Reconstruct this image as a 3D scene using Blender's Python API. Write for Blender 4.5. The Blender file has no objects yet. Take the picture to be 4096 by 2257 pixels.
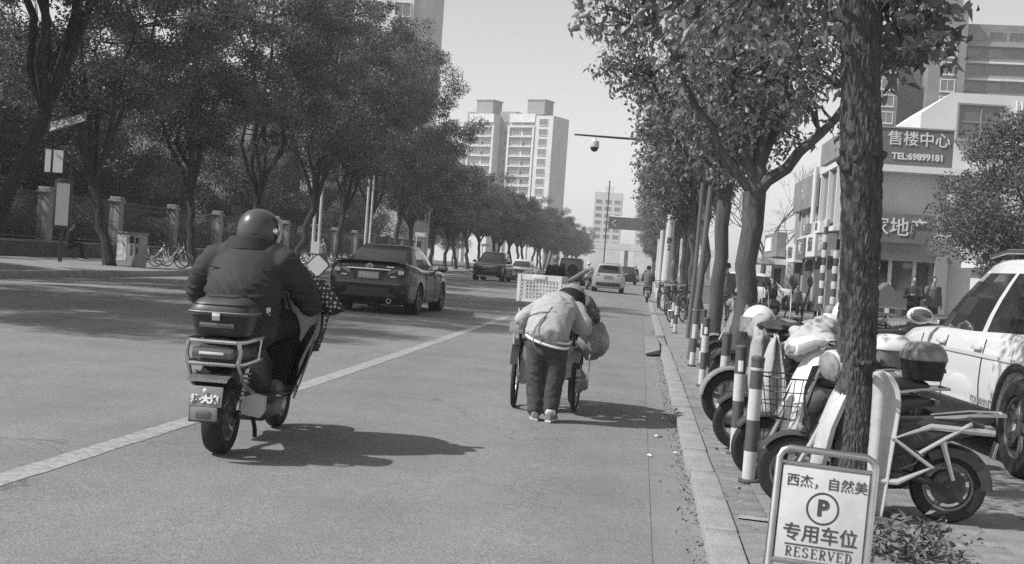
import bpy, bmesh, math, random
import numpy as np
from mathutils import Vector as V, Matrix as Mx, noise as NZ
R = math.radians
sc = bpy.context.scene
col = sc.collection
random.seed(7)

# ---------------------------------------------------------------- camera
cd = bpy.data.cameras.new('camera'); cam = bpy.data.objects.new('camera', cd); col.objects.link(cam)
cd.sensor_width = 36; cd.lens = 45.0; cd.clip_start = 0.05; cd.clip_end = 6000
_cols = [V((0.9925285, 0.1001117, 0.0697477)), V((-0.0709810, 0.0088061, 0.9974387)), V((0.0992411, -0.9949372, 0.0158464))]
cam.matrix_world = Mx(((_cols[0].x, _cols[1].x, _cols[2].x, 0), (_cols[0].y, _cols[1].y, _cols[2].y, 0),
                       (_cols[0].z, _cols[1].z, _cols[2].z, 1.36), (0, 0, 0, 1)))
sc.camera = cam

# ---------------------------------------------------------------- light
SUN_EL, SUN_AZ = 46.0, 22.0          # sun stands on the left, a little behind the camera
sd = bpy.data.lights.new('sun', 'SUN'); so = bpy.data.objects.new('sun', sd); col.objects.link(so)
sd.energy = 3.05; sd.angle = R(0.6); sd.color = (1, 1, 1)
_d = V((math.cos(R(SUN_AZ))*math.cos(R(SUN_EL)), math.sin(R(SUN_AZ))*math.cos(R(SUN_EL)), -math.sin(R(SUN_EL))))
so.rotation_euler = _d.to_track_quat('-Z', 'Y').to_euler()
w = bpy.data.worlds.new('World'); sc.world = w; w.use_nodes = True
nt = w.node_tree; nt.nodes.clear()
sky = nt.nodes.new('ShaderNodeTexSky'); sky.sky_type = 'NISHITA'; sky.sun_disc = False
sky.sun_elevation = R(SUN_EL); sky.sun_rotation = R(270 - SUN_AZ)
sky.dust_density = 1.0; sky.air_density = 1.0; sky.ozone_density = 1.0
bw = nt.nodes.new('ShaderNodeRGBToBW'); bg = nt.nodes.new('ShaderNodeBackground'); out = nt.nodes.new('ShaderNodeOutputWorld')
bg.inputs['Strength'].default_value = 0.112
nt.links.new(sky.outputs[0], bw.inputs[0]); nt.links.new(bw.outputs[0], bg.inputs['Color']); nt.links.new(bg.outputs[0], out.inputs['Surface'])
sc.view_settings.view_transform = 'Standard'; sc.view_settings.look = 'None'
sc.view_settings.exposure = 0.75; sc.view_settings.gamma = 1.0
sc.render.engine = 'CYCLES'
sc.cycles.use_denoising = False
sc.cycles.max_bounces = 6; sc.cycles.transparent_max_bounces = 6; sc.cycles.volume_bounces = 1

# ---------------------------------------------------------------- materials (black and white film: every colour is a grey)
MATS = {}
def mat(name, g, rough=0.7, spec=0.4, metal=0.0, var=0.0, scale=6.0, bump=0.0, bscale=40.0, island=0.0, trans=0.0, coat=0.0, stretch=None, detail=4.0, alpha=1.0):
    """grey procedural material: noise variation of colour, fine bump, optional per-piece variation"""
    if name in MATS: return MATS[name]
    m = bpy.data.materials.new(name); m.use_nodes = True; n = m.node_tree; b = n.nodes['Principled BSDF']
    L = n.links.new
    b.inputs['Roughness'].default_value = rough; b.inputs['Metallic'].default_value = metal
    b.inputs['Specular IOR Level'].default_value = spec; b.inputs['Coat Weight'].default_value = coat
    b.inputs['Coat Roughness'].default_value = 0.06
    b.inputs['Base Color'].default_value = (g, g, g, 1)
    tc = n.nodes.new('ShaderNodeTexCoord'); vec = tc.outputs['Object']
    if stretch:
        mp = n.nodes.new('ShaderNodeMapping'); mp.inputs['Scale'].default_value = stretch; L(vec, mp.inputs[0]); vec = mp.outputs[0]
    val = None
    if var > 0:
        t = n.nodes.new('ShaderNodeTexNoise'); t.inputs['Scale'].default_value = scale; t.inputs['Detail'].default_value = detail
        t.inputs['Roughness'].default_value = 0.65; L(vec, t.inputs['Vector'])
        mr = n.nodes.new('ShaderNodeMapRange'); mr.inputs[1].default_value = 0.28; mr.inputs[2].default_value = 0.72
        mr.inputs[3].default_value = g*(1-var); mr.inputs[4].default_value = g*(1+var); L(t.outputs[0], mr.inputs[0]); val = mr.outputs[0]
    if island > 0:
        gi = n.nodes.new('ShaderNodeNewGeometry'); mr = n.nodes.new('ShaderNodeMapRange')
        mr.inputs[3].default_value = 1-island; mr.inputs[4].default_value = 1+island; L(gi.outputs['Random Per Island'], mr.inputs[0])
        mu = n.nodes.new('ShaderNodeMath'); mu.operation = 'MULTIPLY'; L(mr.outputs[0], mu.inputs[0])
        if val: L(val, mu.inputs[1])
        else: mu.inputs[1].default_value = g
        val = mu.outputs[0]
    if val: L(val, b.inputs['Base Color'])
    if bump > 0:
        t = n.nodes.new('ShaderNodeTexNoise'); t.inputs['Scale'].default_value = bscale; t.inputs['Detail'].default_value = 5.0; L(vec, t.inputs['Vector'])
        bu = n.nodes.new('ShaderNodeBump'); bu.inputs['Strength'].default_value = bump; bu.inputs['Distance'].default_value = 0.02
        L(t.outputs[0], bu.inputs['Height']); L(bu.outputs[0], b.inputs['Normal'])
    if trans > 0:
        tr = n.nodes.new('ShaderNodeBsdfTranslucent'); mx = n.nodes.new('ShaderNodeMixShader'); mx.inputs[0].default_value = trans
        if val: L(val, tr.inputs[0])
        else: tr.inputs[0].default_value = (g, g, g, 1)
        L(b.outputs[0], mx.inputs[1]); L(tr.outputs[0], mx.inputs[2]); L(mx.outputs[0], n.nodes['Material Output'].inputs[0])
    if alpha < 1: b.inputs['Alpha'].default_value = alpha
    MATS[name] = m; return m

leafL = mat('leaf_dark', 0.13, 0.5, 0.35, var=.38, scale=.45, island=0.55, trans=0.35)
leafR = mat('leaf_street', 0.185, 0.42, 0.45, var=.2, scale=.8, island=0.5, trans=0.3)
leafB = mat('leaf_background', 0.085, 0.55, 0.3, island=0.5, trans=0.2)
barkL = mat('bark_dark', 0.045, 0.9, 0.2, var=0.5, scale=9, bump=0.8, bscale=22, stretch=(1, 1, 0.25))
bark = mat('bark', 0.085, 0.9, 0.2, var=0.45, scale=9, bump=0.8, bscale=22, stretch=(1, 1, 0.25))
barkN = mat('bark_near', 0.085, 0.92, 0.2, var=0.5, scale=30, bump=0.7, bscale=90, stretch=(1, 1, 0.3))
twig = mat('twig', 0.12, 0.9)
rubber = mat('rubber', 0.025, 0.75, 0.3, var=0.3, scale=25)
blackp = mat('black_plastic', 0.022, 0.38, 0.5, var=0.25, scale=12)
darkp = mat('dark_plastic', 0.05, 0.45, 0.5, var=0.25, scale=9)
greyp = mat('grey_plastic', 0.22, 0.45, 0.5, var=0.2, scale=8)
whitep = mat('white_plastic', 0.62, 0.4, 0.5, var=0.12, scale=7)
chrome = mat('chrome', 0.72, 0.18, 0.5, metal=1.0)
steel = mat('steel', 0.55, 0.3, 0.5, metal=1.0, var=0.15, scale=14)
dmetal = mat('dark_metal', 0.06, 0.4, 0.5, metal=0.6)
glass = mat('dark_glass', 0.03, 0.05, 0.8, coat=0.6)
glassL = mat('window_glass', 0.10, 0.07, 0.9, coat=0.5)
lampg = mat('lamp_glass', 0.25, 0.1, 0.7, coat=0.7, var=0.5, scale=30)
lampd = mat('lamp_dark', 0.09, 0.12, 0.7, coat=0.7)
plate = mat('plate', 0.36, 0.5, 0.4)
whitec = mat('white_paint', 0.66, 0.35, 0.5, coat=0.8, var=0.03, scale=2)
blackc = mat('black_paint', 0.010, 0.22, 0.4, coat=.45)
darkc = mat('dark_paint', 0.012, 0.22, 0.4, coat=.45, var=0.12, scale=3)
silverc = mat('silver_paint', 0.45, 0.3, 0.5, metal=0.3, coat=0.8)
skin = mat('skin', 0.30, 0.55, 0.35, var=0.1, scale=20)
hair = mat('hair', 0.02, 0.6, 0.4, bump=0.4, bscale=120)
white = mat('white', 0.75, 0.6, var=0.05)
ink = mat('ink', 0.03, 0.6)

# ---------------------------------------------------------------- mesh helpers
class MB:
    """collects shapes, then links them as one mesh object"""
    def __init__(s): s.v = []; s.f = []
    def add(s, vs, fs, M=None):
        o = len(s.v)
        s.v += [tuple(M @ V(p)) for p in vs] if M is not None else [tuple(p) for p in vs]
        s.f += [tuple(i+o for i in f) for f in fs]; return s
    def box(s, c, d, rz=0, ch=0.0, M=None, rx=0, ry=0):
        x, y, z = d[0]/2, d[1]/2, d[2]/2
        T = Mx.Translation(c) @ Mx.Rotation(rz, 4, 'Z') @ Mx.Rotation(ry, 4, 'Y') @ Mx.Rotation(rx, 4, 'X')
        if M is not None: T = M @ T
        if ch <= 0:
            vs = [(i*x, j*y, k*z) for i in (-1, 1) for j in (-1, 1) for k in (-1, 1)]
            fs = [(0, 1, 3, 2), (4, 6, 7, 5), (0, 4, 5, 1), (2, 3, 7, 6), (0, 2, 6, 4), (1, 5, 7, 3)]
            return s.add(vs, fs, T)
        b = bmesh.new(); bmesh.ops.create_cube(b, size=1, matrix=Mx.Diagonal((d[0], d[1], d[2], 1)))
        bmesh.ops.bevel(b, geom=b.edges[:], offset=min(ch, x*.95, y*.95, z*.95), segments=2, affect='EDGES', profile=0.6)
        return s.bm(b, T)
    def bm(s, b, T=None):
        b.verts.index_update(); s.add([v.co[:] for v in b.verts], [[v.index for v in f.verts] for f in b.faces], T); b.free(); return s
    def tube(s, pts, r, n=8, cap=True, M=None, sq=None, up=None):
        """swept tube; r is a number or one value (or (rx, ry)) per point"""
        P = [V(p) for p in pts]; k = len(P)
        rr = [(q, q) if not isinstance(q, (tuple, list)) else q for q in (r if isinstance(r, list) else [r]*k)]
        vs = []; fs = []; ref = None
        for i in range(k):
            t = (P[min(i+1, k-1)] - P[max(i-1, 0)]).normalized()
            if ref is None:
                ref = V(up) if up else (V((0, 0, 1)) if abs(t.z) < 0.9 else V((0, 1, 0)))
            a = ref - t*ref.dot(t)
            if a.length < 1e-5: a = V((1, 0, 0)) - t*t.x
            a.normalize(); b = t.cross(a); ref = a
            for j in range(n):
                th = 2*math.pi*j/n
                vs.append(P[i] + b*(rr[i][0]*math.cos(th)) + a*(rr[i][1]*math.sin(th)))
        for i in range(k-1):
            for j in range(n): fs.append((i*n+j, i*n+(j+1) % n, (i+1)*n+(j+1) % n, (i+1)*n+j))
        if cap: fs += [tuple(range(n-1, -1, -1)), tuple(range((k-1)*n, k*n))]
        return s.add(vs, fs, M)
    def lathe(s, prof, n=24, M=None, cap=False):
        vs = []; fs = []; k = len(prof)
        for r, z in prof:
            for j in range(n): vs.append((r*math.cos(2*math.pi*j/n), r*math.sin(2*math.pi*j/n), z))
        for i in range(k-1):
            for j in range(n): fs.append((i*n+j, i*n+(j+1) % n, (i+1)*n+(j+1) % n, (i+1)*n+j))
        if cap: fs += [tuple(range(n-1, -1, -1)), tuple(range((k-1)*n, k*n))]
        return s.add(vs, fs, M)
    def loft(s, rings, cap=True, M=None, closed=True):
        n = len(rings[0]); vs = [p for r in rings for p in r]; fs = []
        for i in range(len(rings)-1):
            for j in range(n if closed else n-1): fs.append((i*n+j, i*n+(j+1) % n, (i+1)*n+(j+1) % n, (i+1)*n+j))
        if cap: fs += [tuple(range(n-1, -1, -1)), tuple(range(len(vs)-n, len(vs)))]
        return s.add(vs, fs, M)
    def prism(s, poly, h, M=None):
        """polygon in xy extruded 0..h in z"""
        n = len(poly); vs = [(x, y, 0) for x, y in poly] + [(x, y, h) for x, y in poly]
        fs = [tuple(range(n-1, -1, -1)), tuple(range(n, 2*n))] + [(i, (i+1) % n, n+(i+1) % n, n+i) for i in range(n)]
        return s.add(vs, fs, M)
    def ring(s, Rm, r, n=32, m=8, M=None, a0=0, a1=360):
        k = n if a1-a0 >= 360 else n+1
        pts = [(Rm*math.cos(R(a0+(a1-a0)*i/n)), Rm*math.sin(R(a0+(a1-a0)*i/n)), 0) for i in range(n+1)]
        if a1-a0 >= 360:
            vs = []; fs = []
            for i in range(n):
                for j in range(m):
                    q = Rm + r*math.cos(2*math.pi*j/m); th = 2*math.pi*i/n
                    vs.append((q*math.cos(th), q*math.sin(th), r*math.sin(2*math.pi*j/m)))
            for i in range(n):
                for j in range(m): fs.append((i*m+j, ((i+1) % n)*m+j, ((i+1) % n)*m+(j+1) % m, i*m+(j+1) % m))
            return s.add(vs, fs, M)
        return s.tube(pts, r, m, M=M, up=(0, 0, 1))
    def ball(s, c, d, n=16, m=10, M=None):
        T = Mx.Translation(c) @ Mx.Diagonal((d[0]/2, d[1]/2, d[2]/2, 1)); T = M @ T if M is not None else T
        b = bmesh.new(); bmesh.ops.create_uvsphere(b, u_segments=n, v_segments=m, radius=1); return s.bm(b, T)
    def build(s, name, m, parent=None, smooth=35, kind=None, loc=None):
        me = bpy.data.meshes.new(name); me.from_pydata(s.v, [], s.f); me.materials.append(m)
        b = bmesh.new(); b.from_mesh(me); bmesh.ops.recalc_face_normals(b, faces=b.faces[:]); b.to_mesh(me); b.free()
        if smooth:
            me.polygons.foreach_set('use_smooth', [True]*len(me.polygons)); me.set_sharp_from_angle(angle=R(smooth))
        o = bpy.data.objects.new(name, me); col.objects.link(o)
        if parent: o.parent = parent
        if loc: o.location = loc
        if kind: o['kind'] = kind
        return o
def objm(name, me, parent=None, kind=None):
    o = bpy.data.objects.new(name, me); col.objects.link(o); o.parent = parent
    if kind: o['kind'] = kind
    return o
def tag(o, label, cat, group=None):
    o['label'] = label; o['category'] = cat
    if group: o['group'] = group
    return o
def thing(name, label, cat, loc=(0, 0, 0), rz=0, group=None, s=1.0):
    o = bpy.data.objects.new(name, None); col.objects.link(o); o.empty_display_size = 0.2
    o.location = loc; o.rotation_euler = (0, 0, rz); o.scale = (s, s, s); return tag(o, label, cat, group)
def copy_tree(o, parent=None, top=None):
    c = o.copy(); col.objects.link(c)
    if parent: c.parent = parent
    for ch in o.children: copy_tree(ch, c)
    return c
def dup(root, loc, rz=0, label=None, group=None, s=None):
    c = copy_tree(root); c.location = loc; c.rotation_euler = (0, 0, rz)
    if s: c.scale = (s, s, s)
    if label: c['label'] = label
    if group: c['group'] = group
    return c
def struct(o): o['kind'] = 'structure'; return o
TMP = bpy.data.scenes.new('workshop')
def evaluated(obs):
    """mesh of obs[0] with modifiers applied, evaluated in a small separate scene"""
    par = obs[0].parent; obs[0].parent = None
    for q in obs: TMP.collection.objects.link(q)
    vl = TMP.view_layers[0]; vl.update(); dg = vl.depsgraph; dg.update()
    me = bpy.data.meshes.new_from_object(obs[0].evaluated_get(dg), depsgraph=dg)
    for q in obs: TMP.collection.objects.unlink(q)
    obs[0].parent = par
    return me
def bake(o):
    """apply an object's modifiers to its mesh"""
    me = evaluated([o]+[m.object for m in o.modifiers if getattr(m, 'object', None)]); o.modifiers.clear(); old = o.data; o.data = me
    bpy.data.meshes.remove(old); return o
def Rz(a): return Mx.Rotation(R(a), 4, 'Z')
def Ry(a): return Mx.Rotation(R(a), 4, 'Y')
def Rx(a): return Mx.Rotation(R(a), 4, 'X')
def T(x, y, z): return Mx.Translation((x, y, z))
def text(s, size, m, parent, M, name='lettering', bold=0.0, sx=1.0, space=1.0, depth=0.002):
    cu = bpy.data.curves.new('t', 'FONT'); cu.body = s; cu.size = size; cu.align_x = 'CENTER'; cu.align_y = 'CENTER'
    cu.offset = bold; cu.extrude = depth; cu.space_character = space; cu.resolution_u = 3
    o = bpy.data.objects.new('t', cu); me = evaluated([o]); bpy.data.objects.remove(o); bpy.data.curves.remove(cu)
    me.materials.clear(); me.materials.append(m); me.transform(M @ Mx.Diagonal((sx, 1, 1, 1)))
    return objm(name, me, parent)
def zr(x):
    """height of the cambered road surface"""
    return 0.10*max(0, 1-((x+8.2)/8.6)**2) if -16.5 < x < 0.4 else 0.0
FACE = Rx(90)           # turns a shape drawn in xy to stand upright facing -Y
# ================================================================ SETTING: ground, road, kerbs, pavements
def asphalt(name, g, s1=1.0):
    m = bpy.data.materials.new(name); m.use_nodes = True; n = m.node_tree; b = n.nodes['Principled BSDF']; L = n.links.new
    b.inputs['Roughness'].default_value = 0.85; b.inputs['Specular IOR Level'].default_value = 0.25
    tc = n.nodes.new('ShaderNodeTexCoord')
    def nz(scale, det=3, rough=0.6, st=None):
        t = n.nodes.new('ShaderNodeTexNoise'); t.inputs['Scale'].default_value = scale; t.inputs['Detail'].default_value = det; t.inputs['Roughness'].default_value = rough
        v = tc.outputs['Object']
        if st:
            mp = n.nodes.new('ShaderNodeMapping'); mp.inputs['Scale'].default_value = st; L(v, mp.inputs[0]); v = mp.outputs[0]
        L(v, t.inputs['Vector']); return t.outputs[0]
    def rng(x, a, c):
        r = n.nodes.new('ShaderNodeMapRange'); r.inputs[1].default_value = 0.3; r.inputs[2].default_value = 0.7; r.inputs[3].default_value = a; r.inputs[4].default_value = c; L(x, r.inputs[0]); return r.outputs[0]
    def mul(a, c):
        x = n.nodes.new('ShaderNodeMath'); x.operation = 'MULTIPLY'; L(a, x.inputs[0]); L(c, x.inputs[1]); return x.outputs[0]
    fine = nz(75*s1, 2, 0.8); c = mul(rng(fine, g*0.62, g*1.38), rng(nz(1.1, 4), 0.90, 1.10))
    c = mul(c, rng(nz(0.6, 4, 0.6, (1.6, 0.12, 1)), 0.90, 1.10))      # wheel tracks along the road
    c = mul(c, rng(nz(14, 3), 0.93, 1.07))
    # hairline cracks, only here and there
    vo = n.nodes.new('ShaderNodeTexVoronoi'); vo.feature = 'DISTANCE_TO_EDGE'; vo.inputs['Scale'].default_value = .30
    ad = n.nodes.new('ShaderNodeVectorMath'); ad.operation = 'ADD'; dn = n.nodes.new('ShaderNodeTexNoise'); dn.inputs['Scale'].default_value = 2.2; dn.inputs['Detail'].default_value = 6
    L(tc.outputs['Object'], dn.inputs['Vector']); L(tc.outputs['Object'], ad.inputs[0]); L(dn.outputs['Color'], ad.inputs[1]); L(ad.outputs[0], vo.inputs['Vector'])
    cr = n.nodes.new('ShaderNodeMapRange'); cr.inputs[1].default_value = 0.0; cr.inputs[2].default_value = .006; cr.inputs[3].default_value = .62; cr.inputs[4].default_value = 1; L(vo.outputs['Distance'], cr.inputs[0])
    mk = n.nodes.new('ShaderNodeMapRange'); mk.inputs[1].default_value = .50; mk.inputs[2].default_value = .56; L(nz(.35, 2), mk.inputs[0])
    mi = n.nodes.new('ShaderNodeMix'); mi.data_type = 'FLOAT'; mi.inputs[2].default_value = 1.0; L(mk.outputs[0], mi.inputs[0]); L(cr.outputs[0], mi.inputs[3])
    c = mul(c, mi.outputs[0])
    st_ = n.nodes.new('ShaderNodeMapRange'); st_.inputs[1].default_value = .62; st_.inputs[2].default_value = .75; st_.inputs[3].default_value = 1; st_.inputs[4].default_value = .80; L(nz(.9, 5, .7), st_.inputs[0]); c = mul(c, st_.outputs[0])
    L(c, b.inputs['Base Color'])
    bu = n.nodes.new('ShaderNodeBump'); bu.inputs['Strength'].default_value = 0.55; bu.inputs['Distance'].default_value = 0.012; L(fine, bu.inputs['Height']); L(bu.outputs[0], b.inputs['Normal'])
    return m
road_m = asphalt('asphalt', 0.205)
conc_m = asphalt('gutter_concrete', 0.225, 1.4)
kerb_m = mat('kerb_stone', 0.29, 0.85, 0.2, var=0.25, scale=5, bump=0.5, bscale=60)
pave_m = mat('paving_stone', 0.24, 0.9, 0.2, var=0.25, scale=4, bump=0.5, bscale=50)
paint_m = mat('road_paint', 0.335, 0.7, 0.3, var=0.25, scale=14, detail=8)
_n = paint_m.node_tree; _t = _n.nodes.new('ShaderNodeTexNoise'); _t.inputs['Scale'].default_value = 20; _t.inputs['Detail'].default_value = 7; _t.inputs['Roughness'].default_value = .75
_tc = _n.nodes.new('ShaderNodeTexCoord'); _n.links.new(_tc.outputs['Object'], _t.inputs['Vector'])
_r = _n.nodes.new('ShaderNodeMapRange'); _r.inputs[1].default_value = .50; _r.inputs[2].default_value = .60; _n.links.new(_t.outputs[0], _r.inputs[0])
_b = _n.nodes['Principled BSDF']; _src = _b.inputs['Base Color'].links[0].from_socket; _x = _n.nodes.new('ShaderNodeMix'); _x.data_type = 'FLOAT'; _x.inputs[3].default_value = .215
_n.links.new(_r.outputs[0], _x.inputs[0]); _n.links.new(_src, _x.inputs[2]); _n.links.new(_x.outputs[0], _b.inputs['Base Color'])      # chipped to the asphalt
soil_m = mat('soil', 0.13, 0.95, 0.1, var=0.4, scale=8, bump=0.8, bscale=30)

def sheet(name, xs, ys, zf, m):
    b = MB(); nx = len(xs)
    vs = [(x, y, zf(x, y)) for y in ys for x in xs]
    fs = [(j*nx+i, j*nx+i+1, (j+1)*nx+i+1, (j+1)*nx+i) for j in range(len(ys)-1) for i in range(nx-1)]
    return struct(b.add(vs, fs).build(name, m, smooth=60))
sheet('ground', [-1800, 1800], [-300, 3500], lambda x, y: -0.12, soil_m)
YS = [-12, 0, 10, 25, 60, 120, 250, 500, 900]
sheet('road', [-16.5+16.65*i/24 for i in range(25)], YS, lambda x, y: zr(x), road_m)
# concrete gutter strip beside the kerb, a slot wide, lying just above the asphalt edge
sheet('gutter', [0.13, 0.28, 0.43], YS, lambda x, y: 0.004 - (0.012 if x > 0.2 else 0), conc_m)
# right kerb: single kerb stones near the camera
kr = bpy.data.objects.new('kerb', None); col.objects.link(kr); struct(kr)
ks = MB().box((0, 0, 0), (0.17, 0.985, 0.24), ch=0.018).build('kerb_stone', kerb_m, kr)
y = 3.1; first = True
while y < 60:
    if not 22.6 < y < 26.2:
        o = ks if first else ks.copy()
        if not first: col.objects.link(o)
        o.parent = kr; first = False
        o.location = (0.415+0.085+random.uniform(-.006, .006), y, -0.05+random.uniform(-.006, .004)); o.rotation_euler = (0, random.uniform(-.02, .02), random.uniform(-.008, .008))
    y += 1.0
struct(MB().box((0.50, 230, -0.05), (0.17, 339, 0.24), ch=0.01).build('kerb', kerb_m))
struct(MB().box((0.50, 24.4, -0.095), (0.17, 3.8, 0.22), ch=0.02).build('dropped_kerb', kerb_m))
# pavement on the right: paving slabs laid in rows (near part), then a continuous sheet
sheet('pavement', [0.585, 2.35], [-8, 60, 400], lambda x, y: 0.044, pave_m)
pv = bpy.data.objects.new('pavement', None); col.objects.link(pv); struct(pv)
slabs = [MB().box((0, 0, 0), (0.197, 0.297, 0.04), ch=0.006).build('paving_slab', mat('paving_slab_%d' % k, g, 0.9, 0.2, var=0.3, scale=6, bump=0.5, bscale=60), pv) for k, g in enumerate((0.20, 0.215, 0.23))]
cnt = 0
for j in range(36):
    for i in range(8):
        yy = 4.0 + j*0.30 + (0.15 if i % 2 else 0); xx = 0.69 + i*0.20
        if (xx-1.24)**2+(yy-7.45)**2 < 0.30**2 or (i >= 5 and j > 17) or i > 6: continue
        k = random.randrange(3); o = slabs[k]
        if cnt > 2 or k != cnt: o = o.copy(); col.objects.link(o)
        o.parent = pv; o.location = (xx, yy, 0.034+random.uniform(-.004, .004)); o.rotation_euler = (random.uniform(-.008, .008), random.uniform(-.01, .01), random.uniform(-.01, .01)); cnt += 1
for s_ in slabs:
    if s_.location.length < 0.01: s_.location = (2.09, 4.0, 0.03)
# parking yard on the right, behind the pavement
lot_m = asphalt('parking_concrete', 0.235, 0.8)
sheet('parking_yard', [2.35, 40], [-8, 60], lambda x, y: 0.03, lot_m)
for x0, y0, x1, y1 in ((2.55, 7.55, 2.15, 8.9), (1.25, 6.32, 3.6, 6.12), (2.42, 5.6, 2.95, 7.2), (3.0, 14.6, 9, 15.0), (.62, 7.06, .96, 7.00)):
    d = V((x1-x0, y1-y0)); n_ = V((-d.y, d.x)).normalized()*0.05; zm = .062 if x1 < 1 else .036
    struct(MB().add([(x0+n_.x, y0+n_.y, zm), (x0-n_.x, y0-n_.y, zm), (x1-n_.x, y1-n_.y, zm), (x1+n_.x, y1+n_.y, zm)], [(0, 1, 2, 3)]).build('bay_marking', paint_m, smooth=0))
# concrete ramp lump in the gutter before the dropped kerb
rm = MB().loft([[(0.17, 20.6, .02), (0.40, 20.9, .02), (0.40, 20.9, .10), (0.17, 20.6, .045)], [(0.17, 23.0, .02), (0.41, 23.0, .02), (0.41, 23.0, .12), (0.17, 23.0, .06)], [(0.16, 26.4, .0), (0.41, 26.6, .0), (0.41, 26.6, .03), (0.16, 26.4, .015)]]).build('kerb_ramp', conc_m)
struct(rm)
# worn white edge line between the traffic lanes and the cycle lane, slightly uneven like hand-laid paint
b = MB(); pts = [(5.0, -3.22), (6.24, -3.17), (9.0, -3.12), (11.7, -3.05), (16.2, -3.03), (29.5, -3.02)]
def lx(y):
    for (a, xa), (c, xc) in zip(pts, pts[1:]):
        if y <= c: return xa+(xc-xa)*(y-a)/(c-a)
    return pts[-1][1]
yy = 4.6; rows = []
while yy < 29.6:
    x = lx(yy); rows.append((x-0.085+random.uniform(-.006, .006), x+0.085+random.uniform(-.006, .006), yy)); yy += 0.16
vs = []; fs = []
for i, (xa, xb, yy) in enumerate(rows):
    vs += [(xa, yy, zr(xa)+0.003), (xb, yy, zr(xb)+0.003)]
    if i: fs.append((2*i-2, 2*i-1, 2*i+1, 2*i))
struct(b.add(vs, fs).build('lane_line', paint_m, smooth=0))
for y0 in (36, 48, 62, 78):           # dashes farther up the road
    struct(MB().add([(-6.4, y0, zr(-6.4)+.006), (-6.25, y0, zr(-6.25)+.006), (-6.25, y0+5, zr(-6.25)+.006), (-6.4, y0+5, zr(-6.4)+.006)], [(0, 1, 2, 3)]).build('lane_dash', paint_m, smooth=0))
# left kerb and pavement (rises gently to the fence)
struct(MB().box((-16.6, 200, 0.05), (0.22, 420, 0.30), ch=0.02).build('kerb', kerb_m))
sheet('pavement', [-23.2, -20, -16.7], [-10, 40, 60, 80, 120, 400], lambda x, y: 0.16+0.012*(-16.7-x)*1.4, pave_m)
sheet('garden_ground', [-90, -23.2], [-10, 60, 400], lambda x, y: 0.25, soil_m)

b = MB(); vs = [(1.27, 7.45, .075)]
for k, (r, z) in enumerate(((.14, .085), (.22, .07), (.30, .055), (.36, .040))): vs += [(1.27+r*math.cos(6.2832*i/20)*random.uniform(.92, 1.08), 7.45+r*math.sin(6.2832*i/20)*random.uniform(.92, 1.08), z+random.uniform(-.008, .012)) for i in range(20)]
fs = [(0, 1+i, 1+(i+1) % 20) for i in range(20)] + [(1+20*k+i, 21+20*k+i, 21+20*k+(i+1) % 20, 1+20*k+(i+1) % 20) for k in range(3) for i in range(20)]
struct(b.add(vs, fs).build('tree_pit', soil_m, smooth=60))
# ================================================================ TREES
def leaf_mesh(name, pos, L, W, m, seed, droop=0.5, fold=False, face=None):
    """one mesh of separate small leaves at the given points (numpy n x 3)"""
    rs = np.random.RandomState(seed); n = len(pos)
    d = rs.normal(size=(n, 3)); d[:, 2] = d[:, 2]*0.7 - droop; d /= np.linalg.norm(d, axis=1)[:, None]
    q = rs.normal(size=(n, 3)); sdir = np.cross(d, q); sdir /= np.linalg.norm(sdir, axis=1)[:, None]
    nn = np.cross(d, sdir)
    l = (L*rs.uniform(0.6, 1.25, n))[:, None]; wd = (W*rs.uniform(0.7, 1.2, n))[:, None]*0.5
    mid = pos + d*l*0.42
    if fold:
        cup = nn*wd*0.45
        P = np.stack([pos, mid+sdir*wd+cup, pos+d*l - nn*l*0.12, mid-sdir*wd+cup, mid], 1)
        idx = np.array([[0, 4, 1], [1, 4, 2], [4, 3, 2], [0, 3, 4]]); k = 5
    else:
        P = np.stack([pos, mid+sdir*wd, pos+d*l, mid-sdir*wd], 1); idx = np.array([[0, 1, 2, 3]]); k = 4
    vs = P.reshape(-1, 3); fs = (np.arange(n)[:, None, None]*k + idx[None]).reshape(-1, idx.shape[1])
    me = bpy.data.meshes.new(name); me.vertices.add(len(vs)); me.vertices.foreach_set('co', vs.ravel().astype(np.float32))
    me.loops.add(fs.size); me.loops.foreach_set('vertex_index', fs.ravel().astype(np.int32))
    me.polygons.add(len(fs)); me.polygons.foreach_set('loop_start', (np.arange(len(fs))*fs.shape[1]).astype(np.int32))
    me.update(calc_edges=True); me.materials.append(m); return me

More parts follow.
